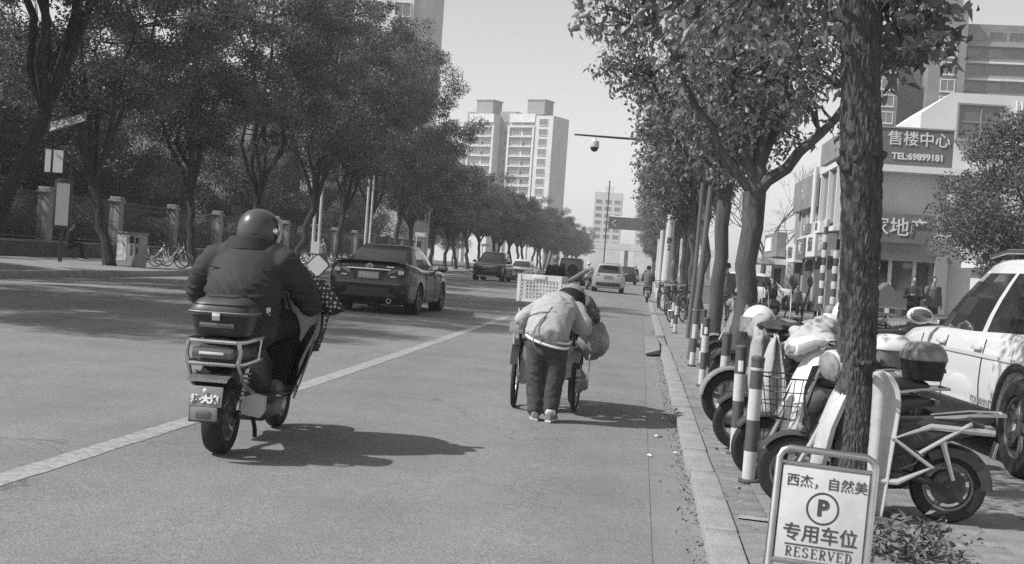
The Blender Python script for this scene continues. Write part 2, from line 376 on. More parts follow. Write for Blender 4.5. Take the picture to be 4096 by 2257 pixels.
def wob(p0, p1, k, amp, rnd, sag=0.0):
    out = []
    d = V(p1)-V(p0); L = d.length
    for i in range(k+1):
        t = i/k; p = V(p0)+d*t
        e = math.sin(math.pi*t)
        p += V((rnd.uniform(-1, 1), rnd.uniform(-1, 1), rnd.uniform(-1, 1)))*amp*L*e + V((0, 0, sag*L*e))
        out.append(p)
    return out
def make_tree(seed, H, cr, fork, tr, nleaf, L, W, lm, cb=0.28, lean=(0, 0), nlimb=5, nclump=90, flat=0.75, clump_r=0.95, droop=0.4, bm=None):
    """returns (trunk mesh, crown mesh): forked trunk with limbs reaching the leaf clumps of an uneven crown"""
    bm = bm or bark; rnd = random.Random(seed); rs = np.random.RandomState(seed)
    zc = H*(1+cb)/2; rz = H*(1-cb)/2
    tb = MB(); base = V((0, 0, -0.1)); fk = V((lean[0], lean[1], fork))
    tp = wob(base, fk, 6, 0.035, rnd); tp[0] = base
    tb.tube(tp, [tr*1.55, tr*1.12, tr, tr*.95, tr*.92, tr*.92, tr*.98], 10)
    # clumps
    cl = []
    lob = [(rnd.uniform(0, 6.28), rnd.uniform(-.5, .8), rnd.uniform(.12, .34)) for _ in range(7)]
    for _ in range(nclump):
        u = rs.normal(size=3); u /= np.linalg.norm(u); th = math.atan2(u[1], u[0])
        k = 0.80 + sum(a*math.exp(-((((th-t+3.14) % 6.28)-3.14)/.6)**2-((u[2]-zz)/.5)**2) for t, zz, a in lob)
        r = rs.uniform(0.25, 1.0)**(1/2.2)*k
        p = np.array([u[0]*cr*r+lean[0]*1.6, u[1]*cr*r+lean[1]*1.6, zc+u[2]*rz*r*(1.0 if u[2] > 0 else 0.85)])
        cl.append(p)
    cl = np.array(cl)
    # limbs
    ends = []
    for i in range(nlimb):
        a = 6.283*(i+rnd.uniform(-.25, .25))/nlimb; up = rnd.uniform(0.35, 0.75)
        e = V((math.cos(a)*cr*0.55+lean[0]*1.5, math.sin(a)*cr*0.55+lean[1]*1.5, zc+rz*(up-0.55)))
        pp = wob(fk, e, 6, 0.07, rnd, 0.10); r0 = tr*rnd.uniform(.5, .72)
        tb.tube(pp, [r0*(1-.62*t/6) for t in range(7)], 8); ends += [(pp[3], r0*.6), (pp[4], r0*.5), (pp[5], r0*.42), (pp[6], r0*.36)]
    e = V((lean[0]*1.8, lean[1]*1.8, zc+rz*.5)); pp = wob(fk, e, 6, .05, rnd); tb.tube(pp, [tr*.72*(1-.7*t/6) for t in range(7)], 8); ends += [(q, tr*.3) for q in pp[2:]]
    for p in cl:
        j = min(range(len(ends)), key=lambda q: (ends[q][0]-V(p)).length + (1.5 if ends[q][0].z > p[2]+.6 else 0))
        q, r0 = ends[j]
        if (q-V(p)).length < 5: tb.tube(wob(q, V(p), 3, .08, rnd, .06), [r0*.55, r0*.42, r0*.28, .012], 5, cap=False)
    per = nleaf//nclump; pos = []
    for p in cl:
        sz = clump_r*rs.uniform(.6, 1.35); k = int(per*sz/clump_r)
        g = rs.normal(size=(k, 3)); g /= np.linalg.norm(g, axis=1)[:, None]; g *= (rs.uniform(0, 1, k)**0.45)[:, None]*sz
        g[:, 2] *= flat; pos.append(p+g)
    pos = np.concatenate(pos)
    tm = tb.build('trunk', bm); me = tm.data; bpy.data.objects.remove(tm)
    return me, leaf_mesh('crown', pos, L, W, lm, seed+1, droop)
def plant_tree(name, meshes, loc, rz, s, label, group=None, sz=None):
    t = thing(name, label, 'tree', loc, rz, group); t.scale = (s, s, sz or s)
    objm('trunk', meshes[0], t); objm('crown', meshes[1], t); return t

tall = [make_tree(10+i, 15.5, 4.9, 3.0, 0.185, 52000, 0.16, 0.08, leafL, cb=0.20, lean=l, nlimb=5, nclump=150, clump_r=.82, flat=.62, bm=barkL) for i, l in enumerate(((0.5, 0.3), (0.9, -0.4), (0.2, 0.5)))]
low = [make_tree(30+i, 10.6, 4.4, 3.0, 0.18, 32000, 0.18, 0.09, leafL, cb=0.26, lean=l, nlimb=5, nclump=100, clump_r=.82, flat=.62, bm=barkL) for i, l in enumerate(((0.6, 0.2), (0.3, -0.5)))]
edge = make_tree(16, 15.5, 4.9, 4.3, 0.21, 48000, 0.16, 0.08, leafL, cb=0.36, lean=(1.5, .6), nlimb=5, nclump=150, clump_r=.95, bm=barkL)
GL = 'broad camphor trees in a row along the left kerb'
rnd = random.Random(5)
special = {35.3: 'big dark tree with leaning trunk at the left edge of the street view', 45: 'dark street tree forked low between the bus stop board and the litter bin',
           53.5: 'dark street tree with pale lit trunk base behind the white hire bicycle', 62: 'dark forked street tree behind the scooter rider\'s helmet',
           70: 'dark street tree just left of the twin white utility poles', 79: 'dark street tree just right of the twin white utility poles'}
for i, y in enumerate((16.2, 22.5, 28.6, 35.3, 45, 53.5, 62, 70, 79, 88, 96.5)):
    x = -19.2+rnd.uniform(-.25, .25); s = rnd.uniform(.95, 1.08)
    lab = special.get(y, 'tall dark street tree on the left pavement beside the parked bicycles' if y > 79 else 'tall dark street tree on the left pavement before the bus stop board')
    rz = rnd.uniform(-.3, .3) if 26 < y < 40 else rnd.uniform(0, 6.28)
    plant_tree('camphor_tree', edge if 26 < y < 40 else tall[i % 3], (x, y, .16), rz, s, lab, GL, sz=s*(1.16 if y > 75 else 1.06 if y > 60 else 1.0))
y = 105; i = 0
while y < 330:
    s = rnd.uniform(.92, 1.12)
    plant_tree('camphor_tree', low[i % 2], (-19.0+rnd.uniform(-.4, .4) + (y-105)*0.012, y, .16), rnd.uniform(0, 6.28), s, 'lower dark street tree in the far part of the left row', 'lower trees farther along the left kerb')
    y += rnd.uniform(7.8, 9.4); i += 1
# looser, paler garden trees behind the fence
bgt = [make_tree(50+i, 8.5, 3.4, 2.2, 0.13, 15000, 0.18, 0.09, leafB, cb=0.15, nlimb=5, nclump=60, clump_r=.9) for i in range(2)]
for i in range(17):
    y = 40+i*9.5+rnd.uniform(-2, 2)
    plant_tree('garden_tree', bgt[i % 2], (-28-rnd.uniform(0, 5), y, .2), rnd.uniform(0, 6.28), rnd.uniform(.9, 1.3), 'slender garden tree with pale leaves behind the iron fence', 'garden trees behind the iron fence')
# ---------------- right row
def ridged_trunk(path, radii, n=150, seg=0.009, amp=0.012, seed=3):
    """near trunk: bark plates as real relief"""
    P = [V(p) for p in path]; Ls = [0]
    for a, c in zip(P, P[1:]): Ls.append(Ls[-1]+(c-a).length)
    k = int(Ls[-1]/seg); rings = []
    for i in range(k+1):
        s = Ls[-1]*i/k; j = 0
        while j < len(P)-2 and Ls[j+1] < s: j += 1
        t = (s-Ls[j])/(Ls[j+1]-Ls[j]); t_ = t*t*(3-2*t) if False else t
        c = P[j].lerp(P[j+1], t_); r = radii[j]+(radii[j+1]-radii[j])*t
        ring = []
        for q in range(n):
            th = 6.28318*q/n; u = V((math.cos(th), math.sin(th), 0))
            ar = (th+1.5708) % 6.28318*r; jx = NZ.noise(V((ar*14, s*5, seed)))*.010; jz = NZ.noise(V((ar*20, s*6, seed+4)))*.03
            dd = NZ.voronoi(V(((ar+jx)*46, (s+jz)*11.5, seed)))[0]; e_ = dd[1]-dd[0]
            dd2 = NZ.voronoi(V(((ar+jx)*95, (s+jz)*30, seed+2)))[0]; e2 = dd2[1]-dd2[0]
            h = min(1, e_/.34)*1.5-1.1 + min(1, e2/.3)*.45 + NZ.noise(V((u.x*r*60, u.y*r*60, s*25)))*.5
            low = NZ.noise(V((u.x*1.3+3, u.y*1.3, s*1.8+seed)))*r*.07
            ring.append(c+u*(r+low+amp*h*.62))
        rings.append(ring)
    return MB().loft(rings, cap=True)
def near_leaves(name, tips, per, L, W, m, seed, spread=.28):
    rs = np.random.RandomState(seed); pos = []
    for p in tips:
        k = max(2, int(per*rs.uniform(.5, 1.5))); g = rs.normal(size=(k, 3))*spread*np.array([1, 1, .7]); pos.append(np.array(p)+g)
    return leaf_mesh(name, np.concatenate(pos), L, W, m, seed+5, droop=1.1, fold=True)

# tree 1: rough trunk close to the camera, leaves hanging into the top of the view
t1 = thing('street_tree', 'rough barked tree trunk close to the camera beside the reserved parking sign', 'tree', (1.27, 7.45, 0.0), 0, 'street trees on the right pavement')
path = [(.04, 0, -.05), (.01, 0, .35), (-.02, 0, 1.0), (-.04, 0, 1.65), (-.07, 0, 2.1), (-.11, .02, 2.6), (-.15, .03, 3.3)]
ridged_trunk(path, [.150, .112, .105, .108, .118, .110, .12], amp=.010).build('trunk', barkN, t1, smooth=60)
for z, a, r in ((1.88, 215, .045), (1.93, 245, .034), (1.98, 195, .04), (1.96, 300, .03), (1.25, 300, .026), (1.92, 170, .04), (1.97, 350, .036)):
    c = V((-.065+math.cos(R(a))*.10, math.sin(R(a))*.10, z+.14))
    q = bmesh.new(); bmesh.ops.create_icosphere(q, subdivisions=3, radius=r)
    for v in q.verts: v.co *= 1+.35*NZ.noise(v.co*45+c*9); v.co.z *= .8
    MB().bm(q, Mx.Translation(c)).build('bark_burl', barkN, t1, smooth=60)
lb = MB()
limbs = [((.08, .03, 3.2), (-.45, -.5, 4.3), .085), ((.08, .03, 3.25), (.75, .2, 4.4), .09), ((.06, .03, 3.1), (-.1, .9, 4.6), .08), ((.05, .0, 2.95), (-.55, .35, 3.7), .05), ((.08, .0, 3.2), (.5, -.7, 4.1), .05)]
for a, c, r in limbs: lb.tube(wob(a, c, 5, .05, rnd, .05), [r*(1-.12*i) for i in range(6)], 8)
tips = []
for _ in range(560):
    x = rnd.uniform(-2.0, .48); yy = rnd.uniform(-1.5, 1.9); r = math.hypot(x, yy)
    if r > 2.1: continue
    z = 2.93+.20*abs(math.sin(x*3.1+yy*2))+rnd.random()**1.4*2.6 + (.10 if x > .9 else 0) + .12*max(0, -yy)
    tips.append((x, yy, z))
# low sprays right and left of the trunk
for _ in range(60): tips.append((rnd.uniform(.05, .46), rnd.uniform(-.2, 1.0), rnd.uniform(2.72, 3.1)))
for _ in range(45): tips.append((rnd.uniform(-1.5, -.3), rnd.uniform(-.2, .9), rnd.uniform(2.78, 3.15)))
for p in tips[::5]:
    q = min(limbs, key=lambda l: (V(l[1])-V(p)).length); lb.tube(wob(V(q[0]).lerp(V(q[1]), .7), p, 4, .1, rnd, .08), [.018, .014, .011, .008, .005], 5, cap=False)
lb.build('limbs', bark, t1)
objm('crown', near_leaves('crown', tips, 10, .105, .046, leafR, 77, .075), t1)

# tree 2: forked tree behind the parked scooters
def street_tree(seed, loc, label, base_r, fork_z, forks, crown, nt, per, L, W, spread=.3, lean=0.0, shape=None):
    r_ = random.Random(seed)
    t = thing('street_tree', label, 'tree', loc, 0, 'street trees on the right pavement')
    tb = MB(); fk = V((lean, 0, fork_z))
    tb.tube(wob((0, 0, -.1), fk, 6, .02, r_), [base_r*1.2, base_r*1.02, base_r, base_r*.98, base_r*.98, base_r, base_r*1.1], 16)
    nodes = []
    for e, r in forks:
        pp = wob(fk-V((0, 0, .05)), e, 7, .05, r_, -.03); tb.tube(pp, [r*(1-.09*i) for i in range(8)], 10); nodes += pp[2:]
    tips = []
    (cx, cy, cz), (rx, ry, rz) = crown
    while len(tips) < nt:
        u = V((r_.gauss(0, 1), r_.gauss(0, 1), r_.gauss(0, 1))).normalized()*(r_.uniform(.15, 1)**.5)
        k = .82+.32*NZ.noise(V((u.x*1.7+seed, u.y*1.7, u.z*1.7)))
        p = V((cx+u.x*rx*k, cy+u.y*ry*k, cz+u.z*rz*k))
        if shape and not shape(p): continue
        tips.append(p)
    for e, r in forks:          # loose sprays beyond the crown along the longest limbs
        if e[0] < -1: tips += [V(e)+V((-r_.uniform(0, .85), r_.uniform(-.4, .4), r_.uniform(-.1, .75))) for _ in range(60)]
    for p in tips[::3]:
        q = min(nodes, key=lambda n_: (n_-p).length); tb.tube(wob(q, p, 4, .07, r_, .05), [.022, .017, .013, .009, .005], 5, cap=False)
    tb.build('trunk', bark, t)
    objm('crown', near_leaves('crown', tips, per, L, W, leafR, seed, spread), t); return t
street_tree(101, (1.20, 14.9, 0.0), 'forked tree growing among the parked scooters, right limb reaching toward the near trunk', .122, 2.35,
            [((1.15, -.2, 3.7), .085), ((.15, .3, 4.6), .085), ((-.45, -.2, 4.3), .07), ((-1.2, -.4, 4.05), .06), ((.5, .9, 4.4), .07)],
            ((.05, 0.2, 4.15), (1.55, 1.9, 1.75)), 560, 10, .105, .046, .075, .03, lambda p: (p.x > -1.42 or p.z > 4.35) and p.z > 2.5+.4*max(0, p.x) - .25*(p.x > .4) and not (p.x > .7 and p.z < 3.05))
street_tree(102, (1.25, 21.5, 0.0), 'second forked tree from the near trunk, thin dark trunk among the scooters', .115, 2.6,
            [((-.5, 0, 5.0), .09), ((.5, .3, 5.2), .09), ((-1.3, .2, 4.6), .06), ((0, -.8, 5.0), .07)], ((-.1, 0, 4.7), (1.55, 2.0, 2.1)), 420, 12, .125, .056, .11, .05, lambda p: p.z > 2.9 and p.x > -1.6)
rowm = [make_tree(120+i, 7.0, 1.9, 2.5, 0.105, 9000, 0.14, 0.07, leafR, cb=0.36, nlimb=5, nclump=70, clump_r=.5, droop=.8) for i in range(2)]
labs = {29: 'third street tree from the near trunk, beside the striped bollard pair', 37: 'street tree with straight dark trunk beside the parked hire bicycles'}
for i, y in enumerate((29, 37, 46, 55, 66, 78, 91, 105, 120, 136, 153, 171, 190, 212)):
    s = rnd.uniform(.95, 1.1)*(1 if y < 60 else 1.12)
    plant_tree('street_tree', rowm[i % 2], (1.42+rnd.uniform(-.1, .1)+(y > 60)*.4, y, 0.03), rnd.uniform(0, 6.28), s, labs.get(y, 'round street tree far along the right pavement'), 'street trees on the right pavement' if y in labs else 'far street trees on the right pavement')
# dense evergreen at the far right, bare tree and hazy shrubs by the shops
ev = make_tree(140, 7.2, 3.3, 1.2, .16, 42000, .13, .06, leafL, cb=.12, nlimb=6, nclump=130, clump_r=.75)
plant_tree('evergreen_tree', ev, (11.6, 39.5, .03), 1.0, 1.0, 'dense dark evergreen tree in front of the white shop building')
bt = thing('bare_tree', 'bare winter tree with fine twigs beside the shop row', 'tree', (7.2, 78, 0))
tb = MB(); tb.tube([(0, 0, 0), (.1, 0, 2), (.1, 0, 3.2)], [.2, .16, .14], 8)
def branch(p, d, L, r, k):
    q = p+d*L; tb.tube([p, p.lerp(q, .5)+V((rnd.uniform(-.1, .1),)*3)*L*.3, q], [r, r*.8, r*.6], 5, cap=False)
    if k == 0: return
    for _ in range(3 if k > 1 else 4):
        branch(q, (d+V((rnd.gauss(0, .45), rnd.gauss(0, .45), rnd.gauss(0.05, .3)))).normalized(), L*rnd.uniform(.55, .85), r*.55, k-1)
for a in range(6): branch(V((.1, 0, 2.2+a*.2)), V((math.cos(a*1.05), math.sin(a*1.05), 1.1)).normalized(), 2.0, .07, 4)
tb.build('trunk', twig, bt)
# ================================================================ BUILDINGS
wallW = mat('wall_white', 0.62, 0.8, 0.2, var=0.10, scale=0.35)
wallT = mat('wall_tower', 0.56, 0.85, 0.2, var=0.12, scale=0.25)
wallG = mat('wall_grey', 0.27, 0.85, 0.2, var=0.15, scale=0.3)
wallD = mat('wall_tan', 0.20, 0.85, 0.2, var=0.2, scale=0.4)
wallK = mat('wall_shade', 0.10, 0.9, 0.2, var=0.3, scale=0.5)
frameW = mat('frame_white', 0.6, 0.6)
signD = mat('sign_red', 0.14, 0.5, 0.4, var=0.12, scale=1.5)
signM = mat('sign_mid', 0.22, 0.5, 0.4, var=0.25, scale=1.2)
letterW = mat('letter_white', 0.6, 0.5)
WC = {}
def win(parent, M, w, h, rows=1, cols=2, fm=None, gm=None, sill=True, th=0.07):
    """window: frame with mullions, sill and a pane behind; meshes shared between alike windows"""
    k = (w, h, rows, cols, fm.name if fm else '', gm.name if gm else '', sill, th)
    if k not in WC:
        b = MB(); d = 0.12
        for x in (-w/2, w/2): b.box((x, -d/2, 0), (th, d, h+th))
        for z in (-h/2, h/2): b.box((0, -d/2, z), (w-th, d, th))
        for i in range(1, cols): b.box((-w/2+w*i/cols, -d/2+.02, 0), (th*.6, d*.6, h-th))
        for i in range(1, rows): b.box((0, -d/2+.025, -h/2+h*i/rows), (w-th, d*.5, th*.6))
        if sill: b.box((0, -d*.9, -h/2-th), (w+.2, d*1.8, .08))
        o = b.build('window', fm or frameW, None, smooth=0)
        g = MB().box((0, -.015, 0), (w-th*.5, .02, h-th*.5)).build('pane', gm or glassL, None, smooth=0)
        WC[k] = (o.data, g.data); bpy.data.objects.remove(o); bpy.data.objects.remove(g)
    o = objm('window', WC[k][0], parent); o.matrix_local = M; objm('pane', WC[k][1], o); return o
def face(x, y, z, a): return T(x, y, z) @ Rz(a)       # local -Y looks out of the wall

# apartment slab far up the road, left of its axis
bt_ = thing('apartment_tower', 'pale high apartment block with two roof boxes beyond the trees at the road end', 'apartment block', (-27.5, 352, 0), R(-25))
b = MB(); HT = 42.6
b.box((-9, 5, HT/2), (8.4, 9, HT)); b.box((-22.5, 5, HT/2), (8.4, 9, HT)); b.box((-33, 5.5, HT/2-1), (7, 8, HT-2)); b.box((-2, 4.5, HT/2-.2), (5.6, 9, HT-.4))
b.build('wall', wallT, bt_, smooth=0)
b = MB(); b.box((-16, 6.9, HT/2+.6), (5.2, 7, HT+1.2)); b.box((-28.2, 7, HT/2+.6), (3.6, 6, HT+1.2)); b.build('stair_bay', wallG, bt_, smooth=0)
b = MB()
for x in (-5.2, -13.2, -18.4, -26.6): b.box((x, .05, HT/2-1.6), (.55, .7, HT-3.2))
b.build('pilaster', wallW, bt_, smooth=0)
for x, wd in ((-9, 8.2), (-22.5, 8.2)): MB().box((x, .2, HT-1.1), (wd, .8, 2.4)).build('parapet', wallW, bt_, smooth=0)
for x in (-7, -24): 
    q = MB().box((x, 6, HT+2.4), (5.5, 5, 4.0)).box((x, 6, HT+4.5), (6, 5.5, .3)).build('roof_box', wallG, bt_, smooth=0)
acb = MB().box((0, 0, 0), (.9, .4, .7)).build('air_conditioner', wallG, bt_, smooth=0); acm = acb.data; bpy.data.objects.remove(acb)
for f in range(4, 15):
    z = 1.9+f*2.75
    for x, ww, c in ((-2.2, 2.6, 2), (-7.4, 3.1, 3), (-11.0, 2.4, 2), (-20.6, 3.0, 3), (-24.2, 2.4, 2), (-33, 3.6, 3)):
        win(bt_, face(x, .42 if x in (-7.4, -11, -20.6, -24.2) else (-.02 if x > -3 else 1.45), z, 0), ww, 1.75, 1, c)
    win(bt_, face(-16, 3.37, z, 0), 1.6, 1.4, 1, 2, sill=False)
    for x in (-9.2, -22.5): MB().box((x, .1, z-1.35), (7.2, .9, .34)).build('balcony_band', wallW, bt_, smooth=0)
    for x in (-9.2, -22.4):
        if rnd.random() < .8: o = objm('air_conditioner', acm, bt_); o.location = (x+rnd.uniform(-.2, .3), .0, z-.3+rnd.uniform(-.4, .4))
# tower rising behind the left trees
b2 = thing('residential_tower', 'tall plain tower rising above the left tree crowns', 'apartment block', (-27.6, 150, 0), 0)
MB().box((-10.6, 7, 24), (18.6, 14, 48)).box((-.7, 7.5, 24), (1.3, 13, 48)).build('wall', wallW, b2, smooth=0)
for f in range(7, 16):
    for x in (-2.6, -6.3, -9.8): win(b2, face(x, -.0, 1.8+f*2.85, 0), 1.9, 1.6, 1, 2)
# brown residential blocks at upper right
b3 = thing('residential_block', 'brown residential high-rise with stacked white bay windows at upper right', 'apartment block', (39.0, 226, 0), R(-4))
b = MB(); b.box((-1.6, 6, 21), (8.6, 12, 42)); b.box((10.3, 5, 25), (6.0, 12, 50)); b.box((23.6, 8, 23.8), (20.5, 12, 47.6)); b.box((10.3, 4.5, 51), (4.6, 6, 3)); b.build('wall', wallD, b3, smooth=0)
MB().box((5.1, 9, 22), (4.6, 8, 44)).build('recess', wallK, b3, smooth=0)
for f in range(5, 16):
    z = 1.6+f*2.9
    if z < 40: win(b3, face(1.0, -.0, z, 0), 2.2, 1.9, 1, 2, th=.14)
    if z < 40: win(b3, face(-3.4, -.0, z, 0), 1.5, 1.6, 1, 2, th=.1)
    if z < 48: win(b3, face(10.6, -1.0, z, 0), 2.3, 2.0, 1, 2, th=.16)
    if z < 46:
        MB().box((23.6, 1.6, z-1.25), (20.4, 1.2, .34)).build('balcony_slab', wallW if f % 3 else wallG, b3, smooth=0)
        MB().box((23.6, 1.55, z-.82), (20.2, .9, .5)).build('balcony_front', wallG if f % 2 else wallD, b3, smooth=0)
        for i in range(6): win(b3, face(15.2+i*3.3, 1.95, z+.45, 0), rnd.choice((2.4, 2.8)), 1.5, 1, rnd.choice((2, 3)), fm=wallG, gm=rnd.choice((glassL, glass, glass)), sill=False)
# faint high buildings at the end of the road
for x, y, ww, h, lab in ((-16, 560, 12, 34, 'hazy slim tower left of the road end'), (6, 620, 20, 47, 'pale hazy tower block at the end of the road'), (24, 700, 16, 40, 'hazy broad block right of the road end')):
    t = thing('distant_tower', lab, 'tower', (x, y, 0)); MB().box((0, 0, h/2), (ww, 14, h)).box((0, 2, h+1.5), (ww*.3, 5, 3)).build('wall', wallT, t, smooth=0)
    for f in range(4, int(h/3)):
        for i in range(int(ww/4)): win(t, face(-ww/2+2+i*4, -7, f*3, 0), 2.6, 1.6, 1, 2, sill=False)
# footbridge-like overpass far up the road
ov = thing('overpass', 'pale overpass crossing the far end of the road', 'bridge', (-4, 330, 0))
MB().box((0, 0, 6.6), (46, 5, .8)).box((0, -2.4, 7.4), (46, .12, 1.0)).build('deck', wallW, ov, smooth=0)
for x in (-21, 0, 21): MB().lathe([(.5, 0), (.5, 6.3)], 12, T(x, 0, 0)).build('column', wallG, ov)

# white shop building with the sales office sign
sb = thing('shop_building', 'white two storey shop building with sales office sign above the ground floor', 'shop building', (8.2, 50, 0))
b = MB(); b.box((9.2, 5.1, 2.95), (18.4, 10, 5.9))            # lower storeys
b.loft([[(2.2, 1.2, 5.9), (17, 1.2, 5.9), (17, 9, 5.9), (2.2, 9, 5.9)], [(2.2, 1.2, 8.25), (17, 1.2, 8.25), (17, 9, 8.25), (2.2, 9, 8.25)], [(3.3, 1.2, 9.1), (17, 1.2, 9.1), (17, 9, 9.1), (3.3, 9, 9.1)]])
b.build('wall', wallW, sb, smooth=0)
MB().box((1.9, -.25, 5.86), (4.6, .9, .24)).box((11.0, .75, 7.18), (13, .9, .16)).build('ledge', wallW, sb, smooth=0)
MB().box((.1, -.05, 4.6), (.5, .5, 2.0)).box((3.25, -.2, 5.2), (.35, .5, 1.3)).build('pier', wallW, sb, smooth=0)
for x, ww in ((4.45, 1.75), (7.2, 1.9), (10.2, 1.9)): win(sb, face(x, 1.2, 8.0, 0), ww, 1.35, 2, 2, fm=wallG, gm=glassL)
for x in (5.75, 5.95, 8.8): MB().lathe([(.05, 5.9), (.05, 8.9)], 8, T(x, 1.1, 0)).build('drain_pipe', frameW, sb)
o = MB().box((7.6, .95, 7.35), (.85, .35, .6), ch=.03).build('air_conditioner', greyp, sb)
sg = MB().box((1.75, -.35, 6.7), (2.75, .25, 1.42)).build('sign_board', signD, sb, smooth=0)
MB().box((1.75, -.49, 7.42), (2.8, .06, .06)).box((1.75, -.49, 5.99), (2.8, .06, .06)).build('sign_trim', wallG, sb, smooth=0)
text('售楼中心', .58, letterW, sg, T(1.85, -.49, 6.98) @ FACE, bold=.004, depth=.02)
text('TEL:69899181', .33, letterW, sg, T(1.85, -.49, 6.34) @ FACE, bold=.012, depth=.02)
sg = MB().box((.9, -.45, 3.62), (3.4, .5, 1.1)).build('sign_board', signD, sb, smooth=0)
text('汇家地产', .74, letterW, sg, T(.95, -.72, 3.62) @ FACE, bold=.004, depth=.02)
# ground floor: doorway, dark openings, panels
MB().box((1.2, -.12, 2.55), (4.4, .7, .25)).box((3.0, -.3, 1.25), (.45, .5, 2.9)).build('shop_front', wallG, sb, smooth=0)
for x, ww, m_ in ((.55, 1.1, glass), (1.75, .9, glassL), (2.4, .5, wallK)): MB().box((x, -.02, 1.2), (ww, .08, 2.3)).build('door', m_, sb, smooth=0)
for x in (-.05, 1.2, 2.1): MB().box((x, -.1, 1.25), (.14, .12, 2.4)).build('door_frame', frameW, sb, smooth=0)
sg = MB().lathe([(0, 0), (.28, 0), (.28, .06), (0, .06)], 24, T(.40, -.9, 2.15) @ FACE).build('round_sign', letterW, sb)
text('2', .34, ink, sg, T(.40, -.97, 2.15) @ FACE, bold=.01)
MB().tube([(.4, -.85, 2.15), (.4, -.85, 0)], .03, 8).build('sign_post', steel, sb)
# wing running back along the street
wg = thing('shop_wing', 'street wing of the shop row with dark billboard and tall framed glazing', 'shop building', (7.9, 50, 0))
b = MB().box((2.5, 10, 3.1), (5, 17.4, 6.2)).build('wall', wallG, wg, smooth=0)
L_ = Rz(-90)         # local -Y of the face looks to the street (-X)
fr = MB()
for y in (3.3, 5.6, 8.0): fr.box((-.1, y, 4.95), (.25, .22, 2.7))
fr.box((-.1, 5.65, 6.28), (.3, 5.0, .2)); fr.box((-.1, 5.65, 3.65), (.3, 5.0, .2)); fr.build('glazing_frame', frameW, wg, smooth=0)
MB().box((-.03, 5.65, 4.95), (.05, 4.5, 2.5)).build('pane', glass, wg, smooth=0)
sg = MB().box((-.2, 13.4, 5.6), (.3, 7.2, 1.5)).build('billboard', signM, wg, smooth=0)
text('大众', .8, letterW, sg, T(-.37, 13, 5.6) @ L_ @ FACE)
sg = MB().box((-.2, 4.6, 7.0), (.25, 6.6, .95)).build('billboard', signM, wg, smooth=0)
MB().tube([(-.35, 9.0, 3.3), (-.35, 9.0, 6.6)], .11, 10).build('pole', frameW, wg)
for y, z, a, c in ((11, 4.3, 1.6, 1.2), (14, 4.2, 2.0, 1.3)): win(wg, T(-.02, y, z) @ L_, a, c, 1, 2, gm=glass)
for i, (y, z, l, h, m_) in enumerate(((4.2, 2.95, 3.2, .9, signM), (7.6, 3.0, 3.0, 1.0, wallW), (11.2, 2.9, 3.0, .95, signD), (15, 2.75, 3.4, .9, wallW), (6, 3.75, 2, .5, wallW), (10, 3.8, 2.2, .45, signM))):
    sg = MB().box((-.35, y, z), (.4, l, h)).build('shop_sign', m_, wg, smooth=0)
    text(('超市', '烟酒', '小吃', '便利店', '美发', '水果')[i], h*.7, letterW if m_ is not wallW else signD, sg, T(-.57, y, z) @ L_ @ FACE, depth=.01)
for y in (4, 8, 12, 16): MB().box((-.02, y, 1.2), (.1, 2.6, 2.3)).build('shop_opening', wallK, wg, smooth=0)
# low shop beyond
ls = thing('low_shop', 'low shop with a framed white sign at the far end of the row', 'shop', (7.7, 69, 0))
MB().box((2.5, 4.6, 1.5), (5, 9, 3.0)).build('wall', wallW, ls, smooth=0)
MB().box((-.3, 4.4, 3.3), (.5, 7, 1.3)).build('fascia', signM, ls, smooth=0); MB().box((-.58, 5.2, 3.35), (.06, 3.2, .75)).build('sign_panel', wallW, ls, smooth=0)
MB().box((-.9, 4.4, 2.35), (1.8, 7.6, .3)).build('canopy', wallW, ls, smooth=0); MB().box((-.03, 4.5, 1.0), (.1, 3, 2)).build('shop_opening', wallK, ls, smooth=0)
# ribbed wall
rw = thing('ribbed_wall', 'pale ribbed boundary wall behind the parked white car', 'wall', (8.0, 79.5, 0))
MB().box((.1, 12, 1.35), (.2, 24, 2.7)).build('wall', wallT, rw, smooth=0)
rib = MB().box((-.06, 0, 1.3), (.12, .22, 2.6)).build('rib', wallW, rw, smooth=0)
for i in range(24):
    o = rib if i == 0 else rib.copy()
    if i: col.objects.link(o); o.parent = rw
    o.location = (0, .5+i, 0)
# guard kiosk with tiled eaves below the evergreen
kk = thing('gate_kiosk', 'low kiosk with scalloped roof edge below the evergreen tree', 'kiosk', (11.6, 44, 0))
MB().box((1.6, 1, 1.1), (3.6, 1.8, 2.2)).build('wall', wallT, kk, smooth=0); e = MB().box((1.6, .9, 2.35), (4.2, 2.4, .22)); e.build('roof', wallW, kk, smooth=0)
tl = MB().ball((0, -.35, 2.33), (.34, .1, .2), 10, 6).build('eave_tile', letterW, kk)
for i in range(9):
    o = tl if i == 0 else tl.copy()
    if i: col.objects.link(o); o.parent = kk
    o.location = (-.2+i*.45, 0, 0)
for x in (.3, 1.2, 2.3): win(kk, face(x, .08, 1.3, 0), .7, .9, 1, 1, fm=wallG, gm=glassL, sill=False)
# hanging panel cut by the right frame edge
hp = thing('hanging_banner', 'grey banner panel hanging on a pole at the right edge', 'banner', (8.05, 27, 0))
MB().box((.28, 0, 3.35), (.9, .05, 2.3)).build('panel', greyp, hp, smooth=0); MB().box((.28, -.04, 3.28), (.9, .02, .03)).build('seam', wallW, hp, smooth=0); MB().tube([(.75, .06, 0), (.75, .06, 4.7)], .05, 8).build('pole', steel, hp)

